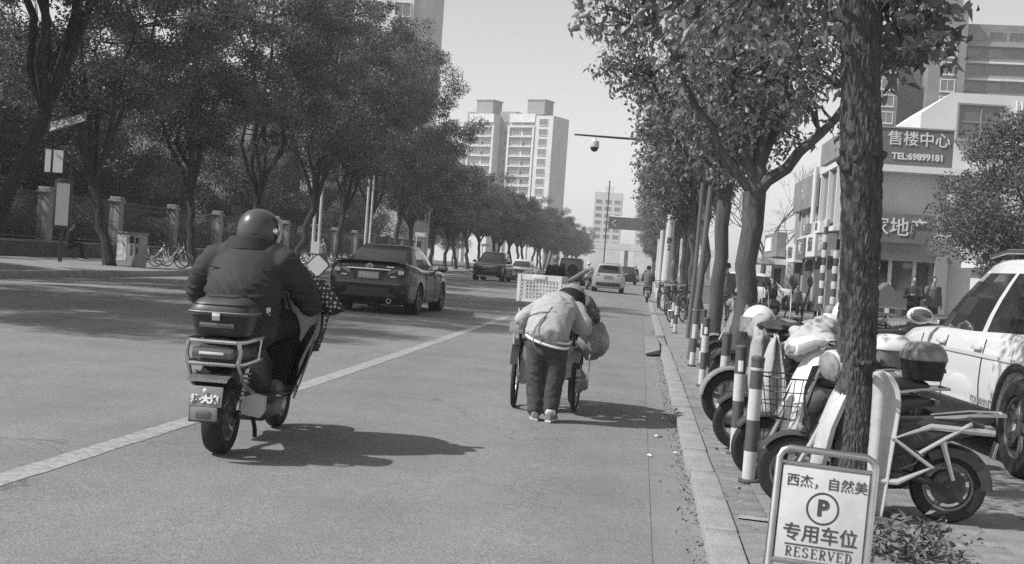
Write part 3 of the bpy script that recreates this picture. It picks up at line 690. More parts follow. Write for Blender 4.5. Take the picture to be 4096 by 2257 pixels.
# ---------------- left boundary: low wall, iron fence with brick pillars, hedge, buildings behind
lf = thing('iron_fence', 'dark iron railing fence with square pillars on a low wall along the left pavement', 'fence', (-24.0, 0, .25))
MB().box((0, 75, .28), (.34, 130, .60)).build('low_wall', mat('low_wall', .13, .9, .2, var=.3, scale=2), lf, smooth=0)
MB().box((0, 75, .62), (.46, 130, .08)).build('coping', wallG, lf, smooth=0)
pm = mat('pillar_stone', .30, .85, .2, var=.2, scale=3, bump=.3, bscale=20)
pil = None
ym = 14.5
while ym < 138:
    if pil is None:
        pil = MB().box((0, 0, 1.6), (.48, .48, 1.95), ch=.01).box((0, 0, .95), (.5, .5, .03)).box((0, 0, 1.7), (.5, .5, .03)).build('pillar', pm, lf)
        cp = MB().box((0, 0, 2.62), (.62, .62, .1), ch=.01).box((0, 0, 2.74), (.5, .5, .14), ch=.03).build('cap', wallG, pil); o = pil
    else: o = copy_tree(pil); o.parent = lf
    o.location = (0, ym, 0); ym += 7.0
rl = MB()
for z in (.78, 2.32, 2.55): rl.box((0, 75, z), (.04, 126, .05))
rl.build('rail', dmetal, lf, smooth=0)
br = MB()
yb = 14
while yb < 138: br.box((0, yb, 1.68), (.022, .022, 1.85)); yb += .14
br.build('bar', dmetal, lf, smooth=0, kind='stuff')
# clipped hedge behind the fence
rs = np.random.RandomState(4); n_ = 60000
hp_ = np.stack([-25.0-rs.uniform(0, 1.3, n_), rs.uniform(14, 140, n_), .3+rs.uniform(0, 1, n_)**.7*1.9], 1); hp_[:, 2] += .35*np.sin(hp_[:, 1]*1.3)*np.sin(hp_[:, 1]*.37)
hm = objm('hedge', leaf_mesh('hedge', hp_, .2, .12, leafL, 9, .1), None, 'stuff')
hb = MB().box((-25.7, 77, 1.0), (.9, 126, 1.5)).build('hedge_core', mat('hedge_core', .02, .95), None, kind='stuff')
# grey garden buildings half hidden by the trees
for x, y, ww, d, h, m_, lab in ((-34, 52, 9, 8, 5.2, wallK, 'dark low building behind the fence at far left'), (-38, 66, 9, 7, 4.6, wallW, 'small white walled building glimpsed between the left trunks'), (-40, 86, 14, 9, 6.2, wallG, 'grey building glimpsed behind the garden trees'), (-40, 112, 14, 16, 14, wallG, 'grey apartment house behind the left trees')):
    t = thing('garden_building', lab, 'building', (x, y, .2)); MB().box((0, 0, h/2), (ww, d, h)).box((0, 0, h+.1), (ww+.5, d+.5, .2)).build('wall', m_, t, smooth=0)
    for f in range(max(1, int(h/2.9))):
        for i in range(3): win(t, face(-ww/2+ww*(i+.5)/3, -d/2, 1.6+f*2.8, 0), 1.4, 1.3, 1, 2)
rnd = random.Random(11)
bk = [make_tree(60+i, 13, 5.2, 2.5, 0.2, 26000, 0.26, 0.14, leafL, cb=0.12, nlimb=5, nclump=90, clump_r=1.4) for i in range(2)]
for i in range(17): plant_tree('garden_tree', bk[i % 2], (-47-rnd.uniform(0, 9), 44+i*9+rnd.uniform(-2, 2), .2), rnd.uniform(0, 6.28), rnd.uniform(.9, 1.25), 'tall dark garden tree closing the view behind the garden buildings', 'tall trees behind the garden')

for x, y, lab in ((-36, 46, 'tall dark garden tree filling the upper left corner behind the fence'), (-37, 56, 'tall dark garden tree behind the litter bin and fence'), (-38, 66, 'tall dark garden tree behind the third pillar'), (-37, 77, 'tall dark garden tree behind the twin poles')): plant_tree('garden_tree', bk[int(y) % 2], (x, y, .2), rnd.uniform(0, 6.28), 1.15, lab, 'tall trees behind the garden')

for x, y, lab in ((-26.5, 31, 'unseen camphor tree added outside the left edge to shade the leaning trunk'),): plant_tree('camphor_tree', tall[int(y) % 3], (x, y, .2), rnd.uniform(0, 6.28), 1.0, lab, 'unseen camphor trees added for shade')  # out-of-view tree, added to keep sun off the leaning trunk
# ================================================================ CARS
rimm = mat('rim_alloy', 0.20, 0.35, 0.5, metal=0.7)
def lerp(a, c, t): return a+(c-a)*t
def crv(keys, y, k):
    """smooth interpolation of station column k at y"""
    n = len(keys)
    if y <= keys[0][0]: return keys[0][k]
    for i in range(n-1):
        if y <= keys[i+1][0]:
            a, c = keys[i], keys[i+1]; t = (y-a[0])/(c[0]-a[0])
            m0 = (keys[min(i+1, n-1)][k]-keys[max(i-1, 0)][k])/max(1e-6, keys[min(i+1, n-1)][0]-keys[max(i-1, 0)][0])*(c[0]-a[0])
            m1 = (keys[min(i+2, n-1)][k]-keys[i][k])/max(1e-6, keys[min(i+2, n-1)][0]-keys[i][0])*(c[0]-a[0])
            t2, t3 = t*t, t*t*t
            return (2*t3-3*t2+1)*a[k]+(t3-2*t2+t)*m0*.8+(-2*t3+3*t2)*c[k]+(t3-t2)*m1*.8
    return keys[-1][k]
PLAN = [(0, 1.0, 'ws'), (.45, .99, 'ws'), (.80, .945, 'A'), (.91, .87, 's1'), (.97, .66, 's1'), (1.0, .35, 's1'), (1.0, .02, 'B'), (1.0, -.05, 's2'), (.99, -.35, 's2'), (.98, -.62, 'C'), (.93, -.84, 'C'), (.78, -.95, 'rw'), (.42, -.985, 'rw'), (0, -1.0, None)]
def car(name, label, cat, loc, rz, st, cab, paint, wr=.33, wy=(-1.36, 1.36), tw=.79, group=None, s=1.0, plan=PLAN, rim='double', clad=None, roofrail=False):
    """st: stations (y, half width, low z, top z); cab: (y0, y1, ry0, ry1, belt w, roof w, belt z, roof z)"""
    t = thing(name, label, cat, loc, rz, group, s)
    ys = sorted(set([k[0] for k in st] + [lerp(st[0][0], st[-1][0], i/30) for i in range(31)]))
    rings = []
    for y in ys:
        w_, zl, zt = (crv(st, y, k) for k in (1, 2, 3)); h = zt-zl
        half = [(0, zl), (w_*.80, zl), (w_*.955, zl+.05*min(1, h)), (w_*.99, zl+h*.22), (w_, zl+h*.45), (w_*.995, zl+h*.62), (w_*.985, zl+h*.74), (w_*.955, zl+h*.90), (w_*.90, zl+h*.975), (w_*.80, zt), (w_*.4, zt+.012), (0, zt+.016)]
        rings.append([(x, y, z) for x, z in half] + [(-x, y, z) for x, z in half[-2:0:-1]])
    body = MB().loft(rings).build('body', paint, t, smooth=40)
    cut = MB()
    for y in wy:
        for sx in (-1, 1): cut.lathe([(wr+.055, 0), (wr+.055, .36)], 28, T(sx*(tw+.22)-.18, y, wr) @ Ry(90), cap=True)
    co = cut.build('cut', paint); md = body.modifiers.new('b', 'BOOLEAN'); md.object = co; md.operation = 'DIFFERENCE'; md.solver = 'EXACT'
    bake(body); bpy.data.objects.remove(co); body.data.polygons.foreach_set('use_smooth', [True]*len(body.data.polygons)); body.data.set_sharp_from_angle(angle=R(35))
    # wheel housings (dark)
    for y in wy:
        for sx in (-1, 1): MB().lathe([(0, 0), (wr+.05, 0), (wr+.05, .2)], 24, T(sx*(tw-.16), y, wr) @ Ry(90*sx)).build('wheel_housing', rubber, t)
    MB().box((0, (wy[0]+wy[1])/2, st[len(st)//2][2]+.02), (tw*1.5, wy[1]-wy[0]+1.2, .06)).build('underbody', rubber, t, smooth=0)
    # greenhouse
    y0, y1, r0, r1, wb, wr_, zb, ztp = cab
    lev = [(0, 0), (.25, .21), (.5, .45), (.75, .72), (.88, .87), (1.0, 1.0)]
    full = [(u, v, k) for u, v, k in plan] + [(-u, v, plan[len(plan)-2-i][2]) for i, (u, v, k) in enumerate(plan[-2:0:-1])]
    nP = len(full); G = []
    for tz, tp in lev:
        a, c = lerp(y0, r0, tp), lerp(y1, r1, tp); w_ = lerp(wb, wr_, tp**1.15); z = lerp(zb, ztp-.075, tz)
        G.append([(u*w_, lerp(a, c, (v+1)/2), z) for u, v, k in full])
    cap1 = [(x*.93, lerp(r0, r1, .5)+(y-lerp(r0, r1, .5))*.93, ztp-.028) for x, y, z in G[-1]]; cap2 = [(x*.7, lerp(r0, r1, .5)+(y-lerp(r0, r1, .5))*.72, ztp-.004) for x, y, z in G[-1]]
    rf = MB().loft(G[4:]+[cap1, cap2], cap=True)
    pl = None; prev = None; parts = {}
    names = {'ws': 'windshield', 'rw': 'rear_window', 's1': 'side_window', 's2': 'side_window', 's3': 'side_window'}
    for j in range(nP):
        q = (j+1) % nP; kd = full[j][2] if j < len(plan)-1 else full[j-0][2]
        if j >= len(plan)-1: kd = plan[nP-1-j][2]
        quads = [[G[i][j], G[i][q], G[i+1][q], G[i+1][j]] for i in range(4)]
        if kd in ('A', 'B', 'C'):
            if kd != prev:
                if pl: pl.build('pillar', paint, t)
                pl = MB()
            for z4 in quads: pl.add(z4, [(0, 1, 2, 3)])
        else:
            sd = '' if kd in ('ws', 'rw') else ('L' if j >= len(plan)-1 else 'R')
            p_ = parts.setdefault(kd+sd, MB())
            for z4 in quads: p_.add(z4, [(0, 1, 2, 3)])
        prev = kd
    pl.build('pillar', paint, t); rf.build('roof', paint, t)
    for k, p_ in parts.items():
        p_.build(names[k[:2]], glass, t, smooth=60)
    MB().loft(G[:1]+[[(x*.97, y, z-.02) for x, y, z in G[0]]], cap=False).build('belt_trim', chrome if roofrail else blackp, t)
    # wheels
    wt = MB().lathe([(wr*.62, -.085), (wr*.66, -.105), (wr*.9, -.11), (wr*.97, -.085), (wr, -.05), (wr, .05), (wr*.97, .085), (wr*.9, .11), (wr*.66, .105), (wr*.62, .085)], 36, Ry(90)).build('tyre', rubber, None)
    rm_ = MB().lathe([(wr*.64, .07), (wr*.62, .095), (wr*.585, .085), (wr*.57, -.02), (wr*.1, -.03)], 36, Ry(90)); ns = 5
    for i in range(ns):
        for dz in ((-11, 11) if rim == 'double' else (0,)):
            a = R(360*i/ns+dz); a2 = R(360*i/ns+dz*.45)
            rm_.tube([(.05, math.cos(a2)*wr*.14, math.sin(a2)*wr*.14), (.07, math.cos(a)*wr*.58, math.sin(a)*wr*.58)], [(.016, .02), (.012, .026)] if rim == 'double' else [(.05, .02), (.03, .03)], 6)
    rm_.lathe([(0, .08), (wr*.16, .07), (wr*.18, .02)], 16, Ry(90)); ro = rm_.build('rim', rimm, None)
    for i, y in enumerate(wy):
        for sx in (-1, 1):
            h_ = bpy.data.objects.new('wheel', None); col.objects.link(h_); h_.parent = t; h_.location = (sx*(tw-.0), y, wr); h_.rotation_euler = (0, 0, 0 if sx > 0 else math.pi)
            objm('tyre', wt.data, h_); objm('rim', ro.data, h_)
    bpy.data.objects.remove(wt); bpy.data.objects.remove(ro)
    return t
def mirror_cap(t, x, y, z, m, rz=0):
    for sx in (-1, 1):
        o = MB().ball((sx*(x+.12), y, z), (.24, .11, .16), 14, 8).tube([(sx*(x-.06), y+.02, z-.05), (sx*(x+.06), y+.02, z-.04)], .025, 6).build('side_mirror', m, t)
        MB().ball((sx*(x+.12), y-.035, z), (.20, .06, .125), 12, 6).build('mirror_glass', glassL, o)
def handles(t, pts, m):
    for x, y, z in pts: MB().box((x, y, z), (.035, .19, .035), ch=.012).build('door_handle', m, t)
def seams(t, pts):
    for p in pts: MB().tube(p, .006, 4, cap=False).build('door_seam', blackp, t)
def side_x(st, y, f):
    """x of the body side at height fraction f (0.45..0.9)"""
    w_ = crv(st, y, 1); return w_*(1.002 if f < .65 else lerp(1.0, .955, (f-.65)/.25))
def door_lines(t, st, ys):
    L = []
    for y in ys:
        for sx in (-1, 1):
            zl, zt = crv(st, y, 2), crv(st, y, 3); h = zt-zl
            L.append([(sx*crv(st, y, 1)*k, y, zl+h*f) for f, k in ((.12, .975), (.22, .993), (.45, 1.003), (.62, .998), (.74, .988), (.90, .958))])
    seams(t, L)

# ---- dark sedan driving away
stS = [(-2.41, .62, .46, .72), (-2.37, .76, .34, .90), (-2.28, .84, .27, 1.03), (-2.05, .875, .22, 1.075), (-1.6, .90, .20, 1.05), (-.9, .91, .20, .98), (0, .91, .20, .955), (.9, .91, .20, .95), (1.5, .90, .21, .92), (2.0, .86, .22, .83), (2.3, .76, .25, .72), (2.41, .58, .36, .60)]
cS = (-1.82, 1.12, -.98, .28, .80, .585, .95, 1.475)
sed = car('dark_sedan', 'dark saloon car driving away with bright number plate and chrome trunk strip', 'car', (-5.52, 28.45, .085), R(-1.5), stS, cS, darkc)
door_lines(sed, stS, (-.72, .28, 1.02)); handles(sed, [(sx*.90, y, .80) for sx in (-1, 1) for y in (-.62, .36)], darkc); mirror_cap(sed, .86, .72, 1.0, darkc)
def rear_lamps(t, x0, x1, z, h, y, m=lampd):
    for sx in (-1, 1):
        o = MB().loft([[(sx*x0, y-.03, z-h*.25), (sx*x0, y-.03, z+h*.30), (sx*x0, y+.06, z+h*.30), (sx*x0, y+.06, z-h*.25)], [(sx*lerp(x0, x1, .6), y-.005, z-h*.5), (sx*lerp(x0, x1, .6), y+.0, z+h*.5), (sx*lerp(x0, x1, .6), y+.1, z+h*.5), (sx*lerp(x0, x1, .6), y+.1, z-h*.5)], [(sx*x1, y+.17, z-h*.4), (sx*x1, y+.18, z+h*.5), (sx*(x1-.05), y+.3, z+h*.5), (sx*(x1-.05), y+.3, z-h*.4)]]).build('tail_light', m, t, smooth=50)
        MB().box((sx*lerp(x0, x1, .62), y-.005, z+.015), (.12, .03, h*.42), rz=sx*.25).build('lens', whitep, o)
        MB().box((sx*lerp(x0, x1, .38), y-.02, z-h*.42), (.22, .03, .02), rz=sx*.12).build('lens', chrome, o)
rear_lamps(sed, .40, .84, .865, .19, -2.36)
q = MB().box((0, -2.400, .80), (.62, .03, .19)).build('plate_recess', blackp, sed, smooth=0)
q = MB().box((0, -2.425, .80), (.44, .012, .14)).build('number_plate', plate, sed, smooth=0)
text('沪D·8U263', .088, white, q, T(0, -2.434, .80) @ FACE, sx=.92)
MB().box((0, -2.408, .925), (.94, .03, .035), ch=.01).build('chrome_strip', chrome, sed)
em = MB().ring(.055, .008, 24, 6, T(0, -2.372, .985) @ FACE @ Mx.Diagonal((1.25, .85, 1, 1))).build('badge', chrome, sed)
MB().ring(.03, .006, 20, 6, T(0, -2.374, .995) @ FACE @ Mx.Diagonal((1.2, .5, 1, 1))).ring(.03, .006, 20, 6, T(0, -2.374, .985) @ FACE @ Mx.Diagonal((.5, 1.1, 1, 1))).build('emblem', chrome, em)
MB().box((.44, -2.36, .985), (.16, .012, .022)).build('model_script', chrome, sed); MB().box((-.5, -2.345, .985), (.16, .012, .018)).build('maker_script', greyp, sed)
MB().box((0, -2.19, 1.095), (1.5, .22, .03), ch=.012).build('trunk_spoiler', darkc, sed)
MB().loft([[(x, -2.43+abs(x)**3*.22, z) for x in [-.78+1.56*i/12 for i in range(13)]] for z in (.36, .38, .53, .55)], cap=False, closed=False).build('bumper_crease', darkc, sed)
MB().box((0, -2.42, .64), (1.40, .03, .018), ch=.005).build('bumper_line', greyp, sed)
for x in (-.62, .62): MB().box((x, -2.36, .48), (.26, .04, .035)).build('reflector', lampd, sed)
MB().lathe([(.045, 0), (.05, -.18), (.04, -.18), (.035, 0)], 16, T(.46, -2.24, .285) @ Rx(90) @ Rx(180)).build('exhaust_pipe', chrome, sed)
MB().box((-.1, -1.9, .26), (.55, .5, .18), ch=.04).build('silencer', rubber, sed)
MB().box((.0, -.92, 1.01), (.3, .02, .02)).build('brake_light', lampd, sed)

# ---- big white car at the right edge, seen from its left rear
stV = [(-2.36, .66, .50, .86), (-2.30, .82, .36, 1.02), (-2.1, .90, .28, 1.07), (-1.3, .945, .25, 1.07), (0, .95, .24, 1.045), (1.0, .95, .24, 1.02), (1.6, .94, .25, .99), (2.05, .88, .27, .92), (2.3, .74, .32, .80), (2.38, .6, .42, .68)]
PLV = [(0, 1.0, 'ws'), (.45, .99, 'ws'), (.82, .95, 'A'), (.92, .89, 's1'), (.97, .70, 's1'), (1.0, .45, 's1'), (1.0, .13, 'B'), (1.0, .07, 's2'), (1.0, -.2, 's2'), (.99, -.46, 'B'), (.985, -.52, 's3'), (.97, -.80, 'C'), (.92, -.93, 'C'), (.78, -.975, 'rw'), (.42, -.99, 'rw'), (0, -1.0, None)]
cV = (-2.2, 1.2, -1.75, .35, .86, .68, 1.02, 1.66)
suv = car('white_car', 'big white car with black wheel arch trim standing at the right edge of the yard', 'car', (3.66, 11.2, .03), R(4.2), stV, cV, whitec, wr=.365, wy=(-1.36, 1.36), tw=.84, plan=PLV, roofrail=True)
door_lines(suv, stV, (-.55, .42, 1.15)); handles(suv, [(sx*.945, y, .90) for sx in (-1, 1) for y in (-.42, .52)], whitec); mirror_cap(suv, .92, .88, 1.10, whitec)
for y in (-1.36, 1.36):
    for sx in (-1, 1): MB().ring(.445, .035, 26, 6, T(sx*.948, y, .365) @ Ry(90) @ Mx.Diagonal((1, 1, .6, 1)), 88, 272).build('arch_trim', blackp, suv)
for sx in (-1, 1):
    MB().box((sx*.945, 0, .34), (.05, 1.86, .17), ch=.02).build('sill_trim', blackp, suv); MB().box((sx*.965, 0, .44), (.02, 1.7, .02)).build('sill_strip', chrome, suv)
    MB().tube([(sx*.66, -1.6, 1.62), (sx*.665, -1.3, 1.68), (sx*.665, -.2, 1.70), (sx*.66, .2, 1.66)], .02, 8).build('roof_rail', steel, suv)
    MB().loft([[(sx*(.951), y, z) for z in (.83, .845, .86)] for y in (-2.0, -1.0, 0, 1.0, 1.6)], cap=False, closed=False).build('body_crease', whitec, suv)
tx = text('TOURANT', .085, greyp, suv, T(-.956, -.62, .48) @ Rz(-90) @ FACE, sx=1.2)
rear_lamps(suv, .45, .86, .98, .18, -2.31)

# ---- pale crossover driving away in the right lane
stH = [(-2.1, .66, .50, .86), (-2.05, .80, .32, .99), (-1.9, .86, .26, 1.04), (-1.2, .90, .24, 1.02), (0, .905, .23, .99), (1.0, .90, .23, .97), (1.6, .87, .24, .90), (2.0, .76, .28, .78), (2.12, .6, .38, .66)]
cH = (-2.0, 1.05, -1.5, .2, .82, .62, .98, 1.60)
hat = car('pale_crossover', 'pale crossover car driving away in the right lane', 'car', (-1.75, 71.5, .045), R(1.0), stH, cH, silverc, wr=.34, wy=(-1.25, 1.28), tw=.77)
door_lines(hat, stH, (-.6, .3, 1.0)); mirror_cap(hat, .86, .7, 1.03, silverc); rear_lamps(hat, .46, .84, .93, .14, -2.06)
MB().box((0, -2.10, .84), (.5, .03, .16)).build('number_plate', greyp, hat); MB().box((0, -2.09, .45), (1.3, .06, .2), ch=.03).build('bumper_insert', blackp, hat); MB().box((0, -2.0, .30), (1.4, .2, .12), ch=.03).build('skid_plate', greyp, hat)
MB().box((0, -1.72, 1.60), (1.1, .3, .035), ch=.015).build('roof_spoiler', silverc, hat)

# ---- oncoming cars
def front_face(t, y, z, w_, hm, gm=blackp, dark=False):
    """grille, head lamps, plate, lower intake and mirrors on a car nose at y"""
    g = MB().box((0, y, z), (w_*.9, .05, .24), ch=.03).build('grille', gm, t)
    for i in range(4): MB().box((0, y+.03, z-.09+i*.06), (w_*.86, .02, .02)).build('slat', chrome, g)
    MB().box((0, y+.03, z+.13), (w_*1.5, .03, .03)).build('chrome_bar', chrome, t)
    for sx in (-1, 1):
        o = MB().loft([[(sx*w_*.5, y-.02, z-.02), (sx*w_*.5, y-.02, z+.13), (sx*w_*.5, y-.12, z+.13), (sx*w_*.5, y-.12, z-.02)], [(sx*w_*.98, y-.19, z+.03), (sx*w_*.98, y-.21, z+.16), (sx*w_*.92, y-.32, z+.16), (sx*w_*.92, y-.3, z+.03)]]).build('headlight', lampg, t)
        MB().box((sx*w_*.82, y-.045, z-.30), (.20, .04, .07)).build('fog_light', hm, t)
    MB().box((0, y+.04, z-.2), (.44, .02, .14)).build('number_plate', plate, t); MB().box((0, y+.0, z-.38), (w_*1.5, .05, .1), ch=.02).build('lower_intake', gm, t)
    MB().box((0, y+.03, z-.46), (w_*1.6, .03, .03)).build('skirt_strip', chrome, t)
stB = [(-2.25, .64, .52, .9), (-2.2, .82, .34, 1.04), (-1.9, .90, .28, 1.08), (-1.0, .93, .25, 1.06), (0, .93, .25, 1.05), (1.0, .93, .25, 1.04), (1.5, .92, .25, 1.02), (1.95, .87, .27, .95), (2.2, .74, .32, .84), (2.28, .60, .42, .72)]
cB = (-2.05, 1.1, -1.6, .2, .84, .66, 1.04, 1.68)
bs = car('black_car', 'black tall car coming toward the camera with two white fog lights', 'car', (-9.05, 78.5, .1), R(180-2), stB, cB, blackc, wr=.36, wy=(-1.34, 1.36), tw=.80, s=1.06)
front_face(bs, 2.22, .74, .72, white); mirror_cap(bs, .88, .75, 1.1, blackc); door_lines(bs, stB, (-.5, .45, 1.2))
stC = [(k[0], k[1], k[2], k[3]-.04) for k in stS]
sv = car('silver_car', 'pale silver saloon following behind the black oncoming car', 'car', (-8.2, 89, .1), R(180-1), stS, cS, whitec, wr=.33)
front_face(sv, 2.38, .62, .68, whitep); mirror_cap(sv, .86, .72, 1.0, silverc)
# ---- dark off-road car with a spare wheel cover, driving away in the middle
bo = car('offroad_car', 'black off-road car with spare wheel on its back beyond the crate', 'car', (-4.6, 86.5, .09), R(0), stB, (-2.15, .9, -2.0, .3, .84, .72, 1.04, 1.80), blackc, wr=.38, wy=(-1.34, 1.36), tw=.80)
sp = MB().lathe([(0, 0), (.2, .02), (.33, .0), (.37, -.06), (.37, -.2), (.3, -.22)], 28, T(.15, -2.52, 1.05) @ Rx(90) @ Rx(180) @ T(0, 0, -.2)).build('spare_wheel', rubber, bo)
for i in range(5): MB().tube([(.15, -2.3-.245, 1.05), (.15+.2*math.cos(i*1.2566), -2.3-.24, 1.05+.2*math.sin(i*1.2566))], .025, 5).build('spoke', silverc, sp)
rear_lamps(bo, .6, .86, .9, .2, -2.26); MB().box((0, -2.29, .5), (1.6, .1, .16), ch=.03).build('rear_bumper', darkp, bo)
# ---- parked cars in the yard behind the scooters
pw = car('parked_white_car', 'white parked car half hidden behind the forked tree by the ribbed wall', 'car', (5.6, 60.0, .03), R(-96), stH, cH, whitec, wr=.33, wy=(-1.25, 1.28), tw=.77)
door_lines(pw, stH, (-.6, .3, 1.0)); mirror_cap(pw, .86, .7, 1.03, whitec)
pd = car('parked_dark_sedan', 'dark parked saloon nosing in behind the white car', 'car', (6.3, 21.8, .03), R(97), stS, cS, darkc)
front_face(pd, 2.36, .66, .70, whitep); door_lines(pd, stS, (-.72, .28, 1.02)); mirror_cap(pd, .86, .72, 1.0, darkc)
pf = car('far_car', 'small pale car far up the road near the overpass', 'car', (-1.0, 150, .04), R(180), stH, cH, silverc, wr=.33, wy=(-1.25, 1.28), tw=.77)
dk = car('far_car', 'small dark car far up the road beyond the pale crossover', 'car', (-1.2, 118, .04), 0, stH, cH, darkc, wr=.33, wy=(-1.25, 1.28), tw=.77)
# ================================================================ SCOOTERS, BICYCLES, HANDCART
quiltW = mat('quilt_white', 0.42, 0.75, 0.25, var=.12, scale=5, bump=.35, bscale=14)
quiltG = mat('quilt_grey', 0.32, 0.7, 0.3, var=.2, scale=5, bump=.4, bscale=12)
quiltD = mat('quilt_dark', 0.045, 0.7, 0.3, var=.25, scale=6, bump=.5, bscale=14)
seatm = mat('seat_vinyl', 0.03, 0.42, 0.5, var=.2, scale=20, bump=.15, bscale=60)
mirror_m = mat('mirror', 0.9, 0.03, 0.5, metal=1.0)
def dotted():
    m = bpy.data.materials.new('dotted_quilt'); m.use_nodes = True; n = m.node_tree; b = n.nodes['Principled BSDF']; L = n.links.new
    tc = n.nodes.new('ShaderNodeTexCoord'); v = n.nodes.new('ShaderNodeTexVoronoi'); v.inputs['Scale'].default_value = 34; v.inputs['Randomness'].default_value = .35
    r = n.nodes.new('ShaderNodeValToRGB'); r.color_ramp.elements[0].position = .30; r.color_ramp.elements[0].color = (.5, .5, .5, 1); r.color_ramp.elements[1].position = .36; r.color_ramp.elements[1].color = (.03, .03, .03, 1)
    L(tc.outputs['Object'], v.inputs['Vector']); L(v.outputs['Distance'], r.inputs[0]); L(r.outputs[0], b.inputs['Base Color']); b.inputs['Roughness'].default_value = .6; return m
dotm = dotted()
WM = {}
def wheel(parent, y, r, wd, kind='cast', z=None, x=0, name='wheel', rot=0):
    """tyre with rim: cast spokes (scooter) or wire spokes (bicycle)"""
    k = (r, wd, kind)
    if k not in WM:
        if kind == 'cast':
            ty = MB().lathe([(r*.66, -wd*.42), (r*.80, -wd*.5), (r*.92, -wd*.47), (r*.985, -wd*.28), (r, 0), (r*.985, wd*.28), (r*.92, wd*.47), (r*.80, wd*.5), (r*.66, wd*.42)], 40, Ry(90))
            ri = MB().lathe([(r*.67, -wd*.4), (r*.60, -wd*.36), (r*.57, 0), (r*.60, wd*.36), (r*.67, wd*.4)], 36, Ry(90)); ri.lathe([(0, -wd*.45), (r*.26, -wd*.42), (r*.28, 0), (r*.26, wd*.42), (0, wd*.45)], 20, Ry(90))
            for i in range(5):
                a = 1.2566*i; ri.tube([(0, math.cos(a)*r*.2, math.sin(a)*r*.2), (0, math.cos(a+.15)*r*.62, math.sin(a+.15)*r*.62)], [(.022, .03), (.014, .022)], 6)
            rm = mat('rim_cast', .17, .4, .5, metal=.4)
        else:
            ty = MB().ring(r-wd/2, wd/2, 40, 8, Ry(90)); ri = MB().ring(r-wd-.006, .009, 36, 6, Ry(90)); ri.lathe([(.0, -.05), (.022, -.045), (.022, .045), (0, .05)], 12, Ry(90))
            for i in range(20):
                a = 6.2832*i/20; ri.tube([((-1)**i*.03, math.cos(a+.2)*.02, math.sin(a+.2)*.02), (0, math.cos(a)*(r-wd-.006), math.sin(a)*(r-wd-.006))], .0022, 3, cap=False)
            rm = steel
        a = ty.build('tyre', rubber); c = ri.build('rim', rm); WM[k] = (a.data, c.data, rm); bpy.data.objects.remove(a); bpy.data.objects.remove(c)
    h_ = bpy.data.objects.new(name, None); col.objects.link(h_); h_.parent = parent; h_.location = (x, y, r if z is None else z); h_.rotation_euler = (0, 0, rot)
    objm('tyre', WM[k][0], h_); objm('rim', WM[k][1], h_); return h_
def rloft(secs, n=16, M=None, e=2.6):
    """loft of rounded-rectangle sections (cx, cy, cz, half a, half b) standing across y (or tilted)"""
    rings = []
    for (c, a, b_) in secs:
        ring = []
        for i in range(n):
            th = 6.28318*i/n; cx, sx = math.cos(th), math.sin(th)
            ring.append((c[0]+a*abs(cx)**(2/e)*(1 if cx >= 0 else -1), c[1], c[2]+b_*abs(sx)**(2/e)*(1 if sx >= 0 else -1)))
        rings.append(ring)
    return MB().loft(rings, M=M)
def topbox(parent, y, z, wdt=.36, dep=.30, h=.26, mlid=darkp, mbody=blackp):
    def sec(zz, k): return [(wdt/2*k*math.copysign(abs(math.cos(a))**.55, math.cos(a)), y+dep/2*k*math.copysign(abs(math.sin(a))**.55, math.sin(a)), zz) for a in [6.28318*(i+.5)/28 for i in range(28)]]
    o = MB().loft([sec(z, .82), sec(z+.02, .86), sec(z+h*.48, .97), sec(z+h*.52, .99)]).build('top_box', mbody, parent)
    MB().loft([sec(z+h*.52, 1.03), sec(z+h*.58, 1.04), sec(z+h*.72, .98), sec(z+h*.9, .80), sec(z+h*.97, .62), sec(z+h, .3)]).build('lid', mlid, o)
    MB().box((0, y-dep/2-.012, z+h*.5), (.05, .02, .05), ch=.006).build('latch', chrome, o)
    MB().box((0, y-dep/2*.93, z+h*.27), (wdt*.55, .015, .03), ch=.005).build('reflector', lampd, o); return o
def mirrors(t, hx, hy, hz, up=.22, out=.16, m=blackp, sides=(-1, 1), glassm=None):
    for sx in sides:
        o = MB().tube([(sx*hx, hy, hz), (sx*(hx+out*.4), hy-.01, hz+up*.6), (sx*(hx+out), hy-.02, hz+up)], .006, 6).build('mirror', m, t)
        MB().ball((sx*(hx+out), hy-.02, hz+up+.04), (.13, .035, .09), 14, 8).build('mirror_head', m, o)
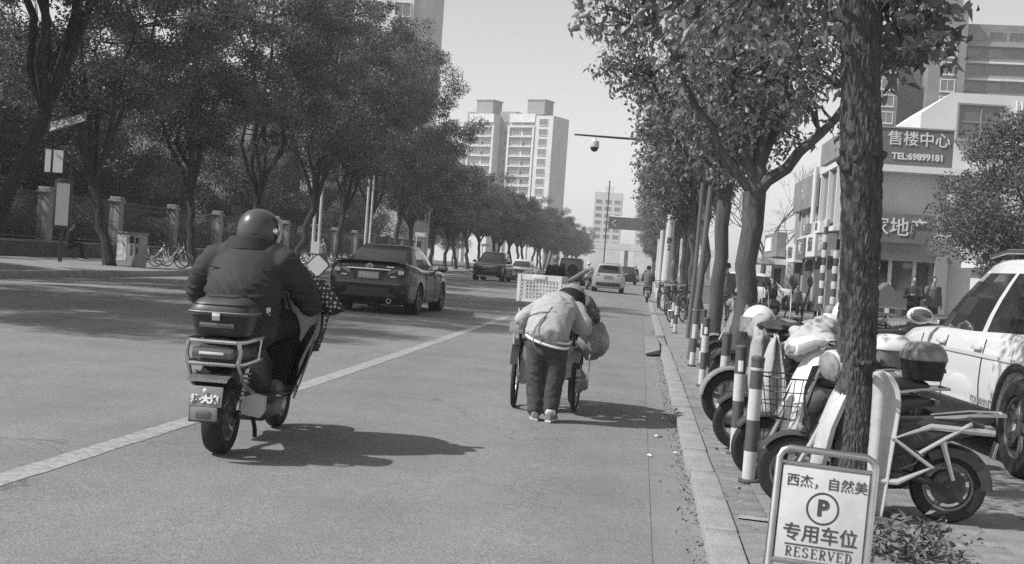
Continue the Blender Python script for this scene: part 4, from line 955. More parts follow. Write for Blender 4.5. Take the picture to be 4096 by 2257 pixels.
def moped(name, label, loc, rz, s=1.0, wb=1.12, r=.205, paint=whitep, panel=None, box=None, basket=False, head='round', mir=True, rack=True, group='scooters parked between the bollards and the trees', guard=False, fender=None, seatz=.70, cat='scooter', mirup=.22, lean=0, steer=0, fa=(38, 104), boxz=.72, bk=(0, .52, .21, .16, .25)):
    t = thing(name, label, cat, loc, rz, group, s); t.rotation_euler = (0, lean, rz); f = wb/2; panel = panel or paint
    wheel(t, -f, r, .085); wheel(t, f, r, .075)
    hd = V((0, f-.30, .74))
    for sx in (-1, 1): MB().tube([(sx*.055, f, r), (sx*.055, f-.10, .44), (sx*.05, f-.15, .56)], [.020, .020, .016], 8).build('fork', steel, t)
    MB().tube([(0, f-.14, .54), (0, f-.30, .90)], .026, 8).build('steering_column', dmetal, t)
    MB().loft([[(x, f+(r+q)*math.cos(a), r+(r+q)*math.sin(a)) for x, q in ((-.055, .006), (-.05, .022), (-.03, .032), (0, .036), (.03, .032), (.05, .022), (.055, .006))] for a in [R(fa[0]+(fa[1]-fa[0])*i/10) for i in range(11)]], cap=False, closed=False).build('front_fender', fender or paint, t)
    # leg shield
    MB().loft([[(wd*math.sin(u), f-.17-dy+.10*math.cos(u), z) for u in [-1.35+2.7*i/12 for i in range(13)]] + [(wd*.9*math.sin(u), f-.20-dy+.10*math.cos(u), z) for u in [1.35-2.7*i/12 for i in range(13)]] for z, wd, dy in ((.30, .13, .02), (.38, .19, .03), (.55, .21, .06), (.72, .19, .12), (.86, .13, .18), (.92, .07, .2))]).build('leg_shield', paint, t)
    MB().box((0, .02, .27), (.27, .44, .07), ch=.02).build('floorboard', darkp, t)
    rloft([((0, -f+.60, .38), .09, .10), ((0, -f+.50, .43), .125, .16), ((0, -f+.34, .50), .13, .12), ((0, -f+.10, .56), .115, .07), ((0, -f-.08, .60), .10, .05), ((0, -f-.19, .61), .05, .03)], e=3.4).build('body_panel', panel, t)
    rloft([((0, -f+.60, seatz-.01), .08, .03), ((0, -f+.52, seatz), .115, .05), ((0, -f+.30, seatz-.005), .13, .05), ((0, -f+.10, seatz+.015), .13, .05), ((0, -f-.10, seatz+.02), .11, .05), ((0, -f-.17, seatz+.01), .07, .03)]).build('seat', seatm, t)
    MB().loft([[(x, -f+(r+q)*math.cos(a), r+(r+q)*math.sin(a)) for x, q in ((-.072, -.04), (-.065, .015), (-.03, .035), (0, .04), (.03, .035), (.065, .015), (.072, -.04))] for a in [R(55+125*i/10) for i in range(11)]], cap=False, closed=False).build('rear_fender', fender or darkp, t)
    for sx in (-1, 1):
        MB().tube([(sx*.07, -f, r), (sx*.075, -f+.25, r+.05), (sx*.07, -f+.48, .28)], .022, 6).build('swing_arm', dmetal, t)
        MB().tube([(sx*.085, -f-.02, r+.05), (sx*.085, -f+.06, .52)], [.016, .024], 8).build('shock_absorber', steel, t)
    MB().lathe([(0, -.07), (r*.45, -.065), (r*.48, 0), (r*.45, .065), (0, .07)], 20, T(0, -f, r) @ Ry(90)).build('hub_motor', dmetal, t)
    MB().tube([(-.33, f-.42, .98), (-.26, f-.37, .98), (-.10, f-.31, .94), (.10, f-.31, .94), (.26, f-.37, .98), (.33, f-.42, .98)], .012, 8).build('handlebar', steel, t)
    for sx in (-1, 1): 
        MB().tube([(sx*.22, f-.355, .975), (sx*.34, f-.425, .98)], .019, 8).build('grip', rubber, t)
        MB().tube([(sx*.21, f-.33, .985), (sx*.33, f-.36, .975)], .006, 5).build('brake_lever', steel, t)
    if head == 'round':
        o = MB().lathe([(0, .02), (.085, .0), (.10, -.02), (.10, -.05), (.075, -.14), (.03, -.19), (0, -.2)], 24, T(0, f-.26, 0) @ Rz(steer) @ T(0, .115, .93) @ Rx(-98)).build('headlight', whitep if paint is whitep else paint, t)
        MB().lathe([(0, .035), (.05, .03), (.088, .008), (.09, 0)], 24, T(0, f-.26, 0) @ Rz(steer) @ T(0, .115, .93) @ Rx(-98)).build('lens', lampg, o)
        MB().box((0, f-.30, 1.0), (.14, .12, .03), rx=-.4, ch=.01).build('instrument', blackp, t)
    else:
        o = rloft([((0, f-.14, .91), .06, .035), ((0, f-.17, .92), .11, .06), ((0, f-.28, .96), .13, .06), ((0, f-.36, .97), .1, .04)]).build('headlight', paint, t)
        rloft([((0, f-.128, .905), .05, .025), ((0, f-.16, .915), .095, .045)]).build('lens', lampg, o)
    if mir: mirrors(t, .23, f-.36, .99, up=mirup)
    if rack:
        b = MB().tube([(-.10, -f+.12, .66), (-.12, -f-.12, .70), (-.10, -f-.30, .71), (.10, -f-.30, .71), (.12, -f-.12, .70), (.10, -f+.12, .66)], .011, 6).build('rear_rack', chrome, t)
    MB().box((0, -f-.235, .60), (.14, .04, .055), ch=.012).build('tail_light', lampd, t); MB().box((0, -f-.262, .48), (.16, .008, .105), rx=.2).build('number_plate', plate, t)
    MB().tube([(.10, -.02, .26), (.16, -.10, .015)], .011, 6).build('kickstand', steel, t)
    if box: topbox(t, -f-.14, boxz, *box)
    if guard:
        for sx in (-1, 1):
            MB().tube([(sx*.13, -f-.24, .60), (sx*.16, -f+.14, .61), (sx*.17, -f+.36, .52), (sx*.17, -f+.12, .36), (sx*.17, -f+.32, .25), (sx*.16, -f+.72,   .24)], .021, 8).build('guard_bar', silverc, t)
            MB().tube([(sx*.15, -f-.10, .65), (sx*.165, -f+.20, .44)], .014, 8).build('guard_strut', silverc, t)
    if basket: wire_basket(t, (0, f+bk[0], bk[1]), *bk[2:])
    return t
def wire_basket(t, c, a=.19, b_=.15, h=.24):
    o = MB()
    for k, sc_ in ((0, .72), (.33, .82), (.66, .92), (1.0, 1.03)): o.tube([(c[0]+a*sc_*math.cos(u), c[1]+b_*sc_*math.sin(u), c[2]+h*k) for u in [6.2832*i/24 for i in range(25)]], .0055 if k == 1 else .0035, 5, cap=False)
    for i in range(22):
        u = 6.2832*i/22; o.tube([(c[0]+a*.72*math.cos(u), c[1]+b_*.72*math.sin(u), c[2]), (c[0]+a*1.03*math.cos(u), c[1]+b_*1.03*math.sin(u), c[2]+h)], .003, 4, cap=False)
    for i in range(-3, 4): o.tube([(c[0]+i*.038, c[1]-b_*.6, c[2]), (c[0]+i*.038, c[1]+b_*.6, c[2])], .003, 4, cap=False)
    return o.build('basket', blackp, t)
def lump(name, label, cat, loc, d, m, seed, amp=.18, freq=5, rz=0, group=None):
    q = bmesh.new(); bmesh.ops.create_icosphere(q, subdivisions=4, radius=1)
    for v in q.verts:
        n_ = NZ.noise(v.co*freq*.35+V((seed, 0, 0)))*amp*1.6 + abs(NZ.noise(v.co*freq+V((0, seed, 0))))*amp*.7 + NZ.noise(v.co*freq*2.4+V((0, seed, 3)))*amp*.25
        v.co *= 1+n_-amp*.3; v.co = V((v.co.x*d[0]/2, v.co.y*d[1]/2, v.co.z*d[2]/2))
    o = MB().bm(q).build(name, m, None, smooth=70); o.location = loc; o.rotation_euler = (0, 0, rz); return tag(o, label, cat, group)
def cover(name, label, cat, rings, m, thick=.006, closed=False, group=None, seed=1, fold=.012):
    """draped cloth: loft sheet with soft folds and real thickness"""
    b = MB().loft([[tuple(V(p)+V((NZ.noise(V(p)*7+V((seed, 0, 0))), NZ.noise(V(p)*7+V((0, seed, 5))), NZ.noise(V(p)*9+V((3, 0, seed)))))*fold) for p in r] for r in rings], cap=False, closed=closed)
    o = b.build(name, m, None, smooth=70); sd_ = o.modifiers.new('s', 'SUBSURF'); sd_.levels = sd_.render_levels = 1; sl = o.modifiers.new('t', 'SOLIDIFY'); sl.thickness = thick
    bake(o); o.data.polygons.foreach_set('use_smooth', [True]*len(o.data.polygons)); return tag(o, label, cat, group) if label else o

# ---- parked row on the right, front wheels toward the street (heading -X)
A = moped('electric_moped', 'white moped with chrome guard bars and round headlight right behind the reserved sign', (1.385, 7.50, .055), R(84), s=.90, wb=.95, r=.232, steer=42, paint=mat('cream_plastic', .46, .4, .5, var=.15, scale=9), panel=darkp, head='round', guard=True, mir=False, seatz=.60, rack=True, fender=darkp)
for k in range(5): MB().tube([(-.05+.025*k, .40-.01*k, .92), (-.07+.03*k, .44, .78-.02*k), (-.06+.02*k, .43, .62), (-.02, .40, .46)], .0055, 5).build('cable', blackp, A)
MB().box((.0, .42, .60), (.10, .03, .16), ch=.02, rx=-.25).build('horn_cover', darkp, A); MB().box((.06, .45, .52), (.05, .03, .035), ch=.01).build('indicator', lampg, A); MB().box((-.06, .45, .52), (.05, .03, .035), ch=.01).build('indicator', lampg, A)
ap = cover('wind_apron', 'long white quilted wind apron hanging in front of the moped behind the near trunk', 'wind apron',
           [[(1.34+(xr-1.34)*i/8, 7.36-.03*math.sin(i*.8)-.03*(i/8), z-.03*abs(i/8-.4)) for i in range(9)] for z, xr in ((.07, 1.44), (.2, 1.455), (.4, 1.475), (.6, 1.495), (.76, 1.50), (.85, 1.475), (.90, 1.42))], quiltW, seed=4, fold=.02)
B = moped('basket_moped', 'dark moped with wire basket and rear top box beside the near striped bollard', (1.31, 8.55, .055), R(98), s=.95, boxz=.76, bk=(-.13, .44, .25, .20, .28), wb=.94, r=.215, paint=whitep, panel=darkp, head='square', basket=True, box=(.34, .27, .26, mat('lid_grey', .16, .25, .6, coat=.4), blackp), mir=False, fender=darkp)
C = moped('parked_moped', 'moped with a blank pale fairing between the second and third bollards', (1.30, 9.85, .055), R(93), wb=.95, paint=greyp, head='square', box=(.33, .27, .24, whitep, greyp), mir=True, fender=darkp, mirup=.28)
Dm = moped('parked_moped', 'moped with a broad grey front fender and steel fork behind the third bollard', (1.36, 11.35, .055), R(101), wb=1.05, seatz=.66, r=.25, paint=darkp, head='round', fender=greyp, fa=(5, 140), mirup=.26)
E_ = moped('parked_moped', 'black moped with chrome headlight left of the forked tree', (1.62, 14.2, .055), R(92), wb=1.15, r=.24, paint=blackp, head='round', fender=blackp, mirup=.2)
for i, (x, y, a, p_, bx, lab) in enumerate(((2.15, 12.3, 95, whitep, (.36, .3, .26, whitep, whitep), 'moped carrying a white top box beyond the two tone one'),
        (1.75, 16.2, 90, darkp, None, 'dark moped with tall mirrors behind the forked tree'), (1.7, 17.7, 94, blackp, None, 'black moped with folded mirrors, far side of the forked tree'), (1.75, 19.6, 87, greyp, None, 'grey moped near the second forked tree'), (1.7, 23.4, 95, darkp, (.34, .28, .24), 'dark moped with top box before the third street tree'), (2.9, 15.4, 85, darkp, None, 'dark moped standing deep in the row'), (3.0, 18.0, 92, greyp, None, 'grey moped deep in the row beside the parked saloon'))):
    moped('parked_moped', lab, (x, y, .05 if x < 2.3 else .035), R(a), paint=p_, box=bx, head='square' if i % 2 else 'round', mir=True, guard=(i == 1), fender=p_, mirup=.2+.03*(i % 3))
# drapes over the parked mopeds
def drape(label, c, d, m, seed, rz=0, amp=.22):
    return lump('quilt_cover', label, 'quilt cover', c, d, m, seed, .30, 4.6, rz, 'quilts draped over the parked mopeds')
QL = []
QL.append(('bright pointed quilt draped over the handlebar behind the basket moped', (1.24, 9.25, .93), (.36, .55, .30), quiltW, 11, .3))
QL.append(('dark padded cover over a handlebar left of the bright pointed quilt', (1.10, 9.75, .99), (.36, .5, .16), quiltD, 17, .2))
QL.append(('pale grey quilt hanging behind the white crash helmet', (1.02, 10.45, .93), (.22, .5, .34), quiltG, 14, .1))
QL.append(('grey quilt heaped on the deeper mopeds right of the bright pointed quilt', (1.55, 10.7, .95), (.5, .6, .26), quiltG, 21, .3))
QL.append(('dark quilt over a moped front just left of the near trunk', (1.52, 9.6, .90), (.4, .5, .2), quiltD, 25, -.2))
QK = [cover('hanging_quilt', lab, 'quilt', [[(x0+(x1-x0)*i/8+.02*math.sin(i*1.7+z*6), y+.05*math.sin(i*1.3+z*3), z-(.10*abs(i/8-.4) if k == 5 else 0)) for i in range(9)] for k, z in enumerate([z0+(z1-z0)*q/5 for q in range(6)]) for x0, x1 in [(xa+(xc-xa)*k/5, xb+(xd-xb)*k/5)]], m, seed=sd_, fold=.018, group='quilts hanging from the parked mopeds')
      for lab, xa, xb, xc, xd, y, z0, z1, m, sd_ in (('pale quilt apron hanging in a wide triangle behind the first striped bollard', .86, 1.16, .98, 1.04, 9.35, .38, .98, quiltW, 3), ('grey quilt apron behind the second bollard, hanging from a handlebar', .90, 1.10, .92, 1.14, 10.15, .40, .95, quiltG, 6))]
for a_ in QL: drape(*a_)
# helmets left on the mopeds
def helmet_on(loc, m, label, rz=0, s=1.0):
    t = thing('crash_helmet', label, 'helmet', loc, rz, 'helmets left on parked mopeds', s)
    b = MB(); pr = [(.13*math.sin(a), .135*math.cos(a)*1.05) for a in [R(2+112*i/14) for i in range(15)]]; b.lathe(pr, 24); b.build('shell', m, t)
    MB().loft([[(.137*math.sin(u), -.137*math.cos(u)*1.02, z) for u in [R(-62+124*i/12) for i in range(13)]] for z in (-.06, -.02, .02, .05)], cap=False, closed=False).build('visor', lampg, t); return t
helmet_on((1.02, 10.95, .98), whitep, 'white crash helmet with clear visor hung beside the third bollard', R(-60), 1.15)
helmet_on((1.35, 16.1, 1.05), greyp, 'small shiny helmet near the forked tree trunk', R(-80)); helmet_on((2.0, 12.5, 1.06), whitep, 'pale round helmet standing behind the near trunk on the left', R(40), 1.2)

# ---- bicycles
def bicycle(name, label, loc, rz, frame=whitep, r=.315, basket=True, group='hire bicycles along the left pavement', lean=.06):
    t = thing(name, label, 'bicycle', loc, rz, group); t.rotation_euler = (lean, 0, rz) if False else (0, lean, rz)
    wheel(t, -.50, r, .035, 'wire'); wheel(t, .53, r, .035, 'wire')
    MB().tube([(0, .40, .86), (0, .34, .70), (0, .12, .42), (0, -.06, .31), (0, -.20, .42), (0, -.22, .66)], [.03, .038, .036, .036, .03, .022], 8).build('frame', frame, t)
    MB().tube([(0, -.50, r), (0, -.06, .30)], .022, 6).build('chain_stay', frame, t)
    for sx in (-1, 1): MB().tube([(sx*.05, .53, r), (sx*.05, .46, .60), (0, .42, .72)], .014, 6).build('fork', frame, t)
    MB().tube([(0, .42, .70), (0, .36, .98)], .016, 6).build('stem', steel, t)
    MB().tube([(-.28, .22, 1.0), (-.2, .33, 1.0), (0, .36, .99), (.2, .33, 1.0), (.28, .22, 1.0)], .012, 6).build('handlebar', blackp, t)
    rloft([((0, -.10, .80), .03, .02), ((0, -.2, .80), .05, .03), ((0, -.34, .82), .09, .035), ((0, -.37, .82), .06, .03)], 10).build('saddle', blackp, t); MB().tube([(0, -.21, .55), (0, -.235, .80)], .014, 6).build('seat_post', steel, t)
    for y in (-.50, .53): MB().loft([[(x, y+(r+.03)*math.cos(a), r+(r+.03)*math.sin(a)) for x in (-.03, 0, .03)] for a in [R(30+120*i/8) for i in range(9)]], cap=False, closed=False).build('mudguard', frame, t)
    MB().lathe([(0, -.01), (.09, -.008), (.09, .008), (0, .01)], 18, T(.05, -.06, .31) @ Ry(90)).build('chainring', frame, t)
    MB().tube([(.09, -.06, .31), (.11, .05, .19)], .01, 5).build('crank', steel, t)
    if basket: wire_basket(t, (0, .60, .74), .15, .12, .2)
    return t
bk0 = bicycle('hire_bicycle', 'white hire bicycle seen side on beside the litter bin', (-18.25, 48.2, .19), R(-90))
for i, (x, y, a, lab) in enumerate(((-19.2, 51.2, -70, 'hire bicycle with dark basket just behind the nearest white one'), (-19.4, 58.5, -20, 'hire bicycle beside the pale trunk left of the scooter rider'), (-19.2, 60.0, -15, 'hire bicycle hidden by the rider\'s shoulder on the left pavement'), (-18.6, 70.2, 75, 'white framed hire bicycle at the near end of the long rack row'))):
    dup(bk0, (x, y, .2), R(a), lab)
for i, (x, y, a, lab) in enumerate(((-18.9, 62.5, 60, 'hire bicycle between the scooter rider and the twin poles, nearest to the rider'), (-18.7, 64.4, 80, 'hire bicycle second from the rider toward the twin poles'), (-19.1, 66.3, 50, 'hire bicycle just left of the spotted sleeve'), (-18.6, 68.2, 70, 'hire bicycle left of the twin white poles'), (-19.5, 49.8, -60, 'hire bicycle standing deeper behind the white one by the bin'))): dup(bk0, (x, y, .2), R(a), lab)
for i in range(20):
    dup(bk0, (-19.0+rnd.uniform(-.7, .5), 71.6+i*1.15+rnd.uniform(-.2, .2), .2), R(60+rnd.uniform(-25, 25)), 'hire bicycle in the tangled row under the left trees', 'tangled row of hire bicycles')
bkD = bicycle('parked_bicycle', 'dark bicycle leaning beside the white utility pole', (1.05, 34.5, .05), R(160), frame=darkp, group='bicycles parked on the right pavement', lean=.1)
for x, y, a, lab in ((1.25, 35.6, 150, 'dark bicycle behind the one by the striped bollards'), (.95, 40.5, 170, 'dark bicycle before the white utility pole'), (1.2, 44, 140, 'bicycle heaped by the utility pole foot'), (.75, 47, 175, 'bicycle standing at the kerb before the far trees')): dup(bkD, (x, y, .05), R(a), lab)

# ---- rider's own electric scooter
rs_ = thing('electric_scooter', 'dark electric scooter with top box and chrome luggage rack being ridden up the street', 'scooter', (-2.50, 7.66, .058), R(1.5))
wheel(rs_, 0, .235, .125); wheel(rs_, 1.34, .235, .10)
tbx = topbox(rs_, -.06, .735, .385, .34, .235, darkp, blackp)
for z, k in ((.735+.235*.60, 1.045), (.735+.235*.80, .93)): MB().tube([(.385/2*k*math.copysign(abs(math.cos(a))**.55, math.cos(a)), -.06+.17*k*math.copysign(abs(math.sin(a))**.55, math.sin(a)), z) for a in [6.28318*(i+.5)/40 for i in range(41)]], .0045, 5, cap=False).build('rim_band', greyp if k > 1 else blackp, tbx)
MB().box((0, -.06, .735+.235*1.0), (.16, .2, .012), ch=.005).build('lid_ridge', darkp, tbx)
for z, x, yb in ((.705, .17, -.27), (.57, .165, -.26)):
    MB().tube([(-x, .20, z+.01), (-x-.005, yb+.06, z), (-x+.03, yb, z), (x-.03, yb, z), (x+.005, yb+.06, z), (x, .20, z+.01)], .0145, 8).build('rack_rail', steel, rs_)
for sx in (-1, 1):
    MB().tube([(sx*.15, -.255, .705), (sx*.165, -.25, .64), (sx*.15, -.25, .57), (sx*.16, -.12, .44), (sx*.17, .22, .33)], .0135, 8).build('guard_bar', steel, rs_)
    MB().tube([(sx*.172, .1, .58), (sx*.172, .15, .705)], .012, 6).build('rack_post', steel, rs_)
    MB().tube([(sx*.09, 0, .235), (sx*.10, .3, .26), (sx*.09, .5, .30)], .026, 6).build('swing_arm', dmetal, rs_)
    b = MB().tube([(sx*.105, .0, .27), (sx*.12, .10, .62)], .018, 8)
    for i in range(7): b.ring(.027, .006, 14, 5, T(sx*(.107+.015*i/7), .012+.07*i/7, .34+.18*i/7))
    b.build('shock_absorber', steel, rs_)
rloft([((0, -.22, .62), .10, .04), ((0, -.12, .61), .14, .08), ((0, .15, .58), .14, .10), ((0, .42, .53), .14, .16), ((0, .66, .44), .13, .14), ((0, .72, .42), .09, .09)], e=3.6).build('body_panel', darkp, rs_)
rloft([((0, -.16, .70), .09, .02), ((0, -.02, .705), .14, .025), ((0, .35, .71), .15, .05), ((0, .66, .70), .12, .05), ((0, .74, .69), .07, .03)]).build('seat', seatm, rs_)
q = MB().box((0, -.262, .635), (.25, .05, .07), ch=.02).build('tail_light', lampd, rs_)
MB().box((0, -.292, .635), (.15, .012, .016), ch=.004).build('light_bar', whitep, q)
MB().loft([[(x, yy, zz) for x in (-.095, -.06, .06, .095)] for yy, zz in ((-.14, .54), (-.26, .47), (-.33, .36), (-.35, .24), (-.34, .23))], cap=False, closed=False).build('mud_flap', blackp, rs_)
MB().loft([[(x, yy, zz) for x in (-.12, .12)] for yy, zz in ((-.22, .51), (-.335, .485), (-.345, .47), (-.24, .48))], cap=True).build('fender_lip', greyp, rs_)
q = MB().box((0, -.352, .385), (.205, .012, .12), rx=-.18, ch=.004).build('number_plate', mat('plate_scooter', .22, .5), rs_)
text('沪·大浦', .05, white, q, T(0, -.366, .368) @ Rx(-10) @ FACE, bold=.004); MB().ball((0, -.366, .42), (.03, .01, .03), 10, 6).build('plate_badge', whitep, q)
q = MB().box((-.0, -.36, .283), (.165, .035, .085), ch=.015).build('lamp_unit', greyp, rs_); MB().box((0, -.38, .280), (.085, .012, .045), ch=.006).build('reflector', lampd, q)
# chain lock hanging at the left and the pale foot-peg guard at the right
b = MB()
for i in range(9): b.ring(.022, .008, 10, 6, T(-.155, -.03+.012*(i % 2), .21+i*.035) @ Ry(90 if i % 2 else 20))
b.build('lock_chain', blackp, rs_)
MB().prism([(-.07, -.055), (.045, -.07), (.07, -.03), (.07, .06), (.01, .075), (-.07, .045)], .05, T(.21, -.02, .315) @ Rz(0) @ FACE).build('foot_peg_guard', mat('pale_grey', .42, .5), rs_)
MB().tube([(.10, .30, .25), (.17, .16, .14), (.18, .13, .10)], .014, 6).build('side_stand', rubber, rs_)
MB().box((0, .86, .285), (.32, .46, .07), ch=.02).build('floorboard', darkp, rs_); MB().box((0, .80, .20), (.24, .5, .13), ch=.03).build('battery_case', blackp, rs_)
MB().tube([(-.2, .66, .31), (.2, .66, .31)], .012, 6).build('foot_peg', chrome, rs_)
MB().loft([[(wd*math.sin(u), 1.12-dy+.10*math.cos(u), z) for u in [-1.3+2.6*i/10 for i in range(11)]] + [(wd*.9*math.sin(u), 1.08-dy+.10*math.cos(u), z) for u in [1.3-2.6*i/10 for i in range(11)]] for z, wd, dy in ((.28, .16, .0), (.5, .2, .04), (.75, .19, .1), (.98, .12, .18))]).build('leg_shield', darkp, rs_)
for sx in (-1, 1): MB().tube([(sx*.075, 1.34, .235), (sx*.07, 1.2, .6), (sx*.05, 1.12, .76)], .022, 8).build('fork', steel, rs_)
MB().loft([[(x, 1.34+.275*math.cos(a), .235+.275*math.sin(a)) for x in (-.075, 0, .075)] for a in [R(0+140*i/10) for i in range(11)]], cap=False, closed=False).build('front_fender', darkp, rs_)
MB().tube([(-.38, .84, 1.03), (-.28, .90, 1.03), (0, .98, .99), (.28, .90, 1.03), (.38, .84, 1.03)], .014, 8).build('handlebar', steel, rs_)
o = MB().tube([(.28, .91, 1.03), (.31, .90, 1.12), (.335, .88, 1.165)], .007, 6).build('mirror', blackp, rs_)
MB().prism([(-.078, .0), (-.07, -.02), (0, -.088), (.02, -.08), (.078, 0), (.07, .02), (0, .082), (-.02, .076)], .018, T(.345, .86, 1.185) @ Rz(4) @ Rx(90-22)).build('mirror_head', blackp, o)
MB().prism([(-.070, .0), (-.064, -.016), (0, -.078), (.018, -.072), (.070, 0), (.064, .016), (0, .074), (-.018, .068)], .004, T(.345, .836, 1.184) @ Rz(4) @ Rx(90-22)).build('mirror_glass', mirror_m, o)
o = MB().tube([(-.28, .91, 1.03), (-.33, .90, 1.12), (-.37, .88, 1.16)], .007, 6).build('mirror', blackp, rs_); MB().ball((-.39, .87, 1.18), (.14, .03, .09), 12, 6).build('mirror_head', blackp, o)
# quilted wind apron clipped to the handlebar
wa = cover('wind_apron', 'dark quilted wind apron with white spotted sleeve flaring beside the rider\'s right arm', 'wind apron',
           [[(.40*math.sin(u)*k, 1.10-.02+.16*math.cos(u)-.30*abs(math.sin(u))**3-.10*(1-k), z) for u in [-1.55+3.1*i/16 for i in range(17)]] for z, k in ((.26, .55), (.38, .68), (.55, .86), (.72, 1.05), (.88, 1.08), (1.0, 1.0), (1.06, .85))], quiltD, seed=31, thick=.012)
wa.matrix_world = Mx.Translation((-2.50, 7.66, .058)) @ Rz(1.5)
b = MB().loft([[(x, y+ry*math.cos(u), z+rz_*math.sin(u)) for u in [6.2832*i/12 for i in range(12)]] for x, y, z, ry, rz_ in ((.30, .88, 1.0, .08, .09), (.40, .84, .97, .10, .12), (.48, .80, .93, .07, .08), (.56, .77, .90, .012, .012))]).build('sleeve', dotm, wa)
MB().loft([[(.41+.035*math.sin(k*3.14)-.06*k, .86-.02*k, 1.0-.40*k), (.44+.02*math.sin(k*3.14)-.06*k, .90-.02*k, 1.0-.40*k), (.40+.02*math.sin(k*3.14)-.06*k, 1.0, 1.0-.40*k)] for k in [i/8 for i in range(9)]], closed=True).build('spotted_panel', dotm, wa)
MB().tube([(.405+.03*math.sin(k*3.14)-.15*k, .79-.02*k, 1.02-.74*k) for k in [i/10 for i in range(11)]], .007, 6).build('edging', greyp, wa)

# ---- handcart made from an old tricycle, and its load
hc = thing('handcart', 'old spoked wheel handcart pushed by the bent woman', 'handcart', (-.79, 11.7, .03))
wheel(hc, 0, .30, .045, 'wire', x=-.285, rot=R(2)); wheel(hc, -.04, .30, .045, 'wire', x=.275, rot=R(-3)); wheel(hc, .75, .28, .045, 'wire', x=-.20); wheel(hc, .75, .28, .045, 'wire', x=.20)
for sx in (-1, 1):
    MB().tube([(sx*.24, -.42, .80), (sx*.24, -.20, .62), (sx*.24, .95, .58)], .016, 6).build('side_rail', dmetal, hc)
    MB().tube([(sx*.235, 0, .30), (sx*.24, .05, .60)], .014, 6).build('axle_strut', dmetal, hc); MB().tube([(sx*.235, 0, .30), (sx*.24, .5, .58)], .012, 6).build('brace', dmetal, hc)
    MB().loft([[(sx*.28+x, -.02*0+.335*math.cos(a), .30+.335*math.sin(a)) for x in (-.035, 0, .035)] for a in [R(20+140*i/8) for i in range(9)]], cap=False, closed=False).build('mudguard', dmetal, hc)
MB().tube([(-.25, -.42, .80), (.25, -.42, .80)], .014, 8).build('push_bar', steel, hc); MB().tube([(-.28, 0, .30), (.28, -.02, .30)], .013, 6).build('axle', dmetal, hc); MB().tube([(-.2, .75, .28), (.2, .75, .28)], .012, 6).build('axle', dmetal, hc)
for i in range(6): MB().box((0, -.12+i*.2, .632), (.52, .17, .02)).build('deck_plank', mat('old_wood', .16, .85, .2, var=.35, scale=8, stretch=(1, 8, 1)), hc)
MB().tube([(-.2, -.08, .40), (-.05, -.1, .34), (.2, -.05, .42)], .014, 6).build('cross_brace', dmetal, hc)
cx, cy, cz = -.895, 11.83, 1.005
cr = thing('plastic_crate', 'white plastic lattice crate riding on top of the handcart load', 'crate', (cx, cy, cz), R(-6))
b = MB(); X2, Y2, Hc = .19, .15, .25
for sx in (-1, 1): b.box((sx*X2, 0, Hc-.025), (.016, Y2*2, .05)); b.box((sx*X2, 0, .015), (.014, Y2*2, .03)); b.box((0, sx*Y2, Hc-.025), (X2*2, .016, .05)); b.box((0, sx*Y2, .015), (X2*2, .014, .03))
for sx in (-1, 1):
    for sy in (-1, 1): b.box((sx*X2, sy*Y2, Hc/2), (.03, .03, Hc))
cr_f = b.build('frame', whitep, cr, smooth=0)
b = MB()
for i in range(1, 12):
    x = -X2+2*X2*i/12
    for sy in (-1, 1): b.box((x, sy*Y2, Hc/2), (.008, .008, Hc-.06))
for i in range(1, 9):
    y = -Y2+2*Y2*i/9
    for sx in (-1, 1): b.box((sx*X2, y, Hc/2), (.008, .008, Hc-.06))
for k in range(1, 6):
    z = .03+k*.032
    for s2 in (-1, 1): b.box((0, s2*Y2, z), (2*X2, .008, .007)); b.box((s2*X2, 0, z), (.008, 2*Y2, .007))
b.build('lattice', whitep, cr, smooth=0, kind='stuff'); MB().box((0, 0, .012), (2*X2, 2*Y2, .01)).build('floor', whitep, cr, smooth=0)
MB().box((0, -Y2-.012, Hc-.02), (.12, .014, .04), ch=.006).build('handle_lip', whitep, cr)
poly = mat('bag_film', .30, .22, .6, var=.35, scale=7, bump=.5, bscale=16, trans=.25)
sack = mat('sack_cloth', .20, .85, .2, var=.35, scale=7, bump=.6, bscale=25)
board = mat('cardboard', .30, .85, .2, var=.15, scale=4)
lump('sack', 'grey cloth sack filling the handcart under the white crate', 'sack', (-.90, 11.86, .82), (.40, .46, .42), sack, 3)
lump('sack', 'dark sack tied at the front of the handcart', 'sack', (-.72, 12.35, .85), (.46, .44, .46), mat('sack_dark', .07, .85, var=.3, scale=8, bump=.5, bscale=20), 9)
bg_ = lump('plastic_bag', 'big shiny plastic bag bulging from the right side of the handcart', 'plastic bag', (-.375, 11.62, .70), (.27, .26, .34), poly, 5, .16, 4)
MB().tube([(-.02, -.02, .13), (-.06, -.03, .19), (-.10, -.02, .24)], [.03, .018, .012], 6).build('tied_neck', poly, bg_)
lump('plastic_bag', 'small pale bag hanging low behind the right cart wheel', 'plastic bag', (-.475, 11.75, .30), (.13, .14, .20), poly, 15, .2, 5)
lump('bundle', 'dark tied bundle by the woman\'s right shoulder', 'bundle', (-.50, 11.62, .93), (.26, .26, .30), mat('bundle_cloth', .11, .8, var=.5, scale=9, bump=.6, bscale=24), 22, .25, 6)
tag(MB().box((-.545, 11.52, .905), (.15, .10, .12), rz=.3, ch=.01, ry=-.25).build('carton', board), 'small carton wedged into the bundle at the woman\'s right', 'carton')
tag(MB().box((-1.04, 11.45, .76), (.13, .34, .05), rz=-.1, ch=.004, ry=.1).box((-1.05, 11.45, .80), (.11, .30, .03), rz=-.15, ry=.2).build('folded_cardboard', board), 'folded cardboard sheets on the left side of the handcart', 'cardboard')
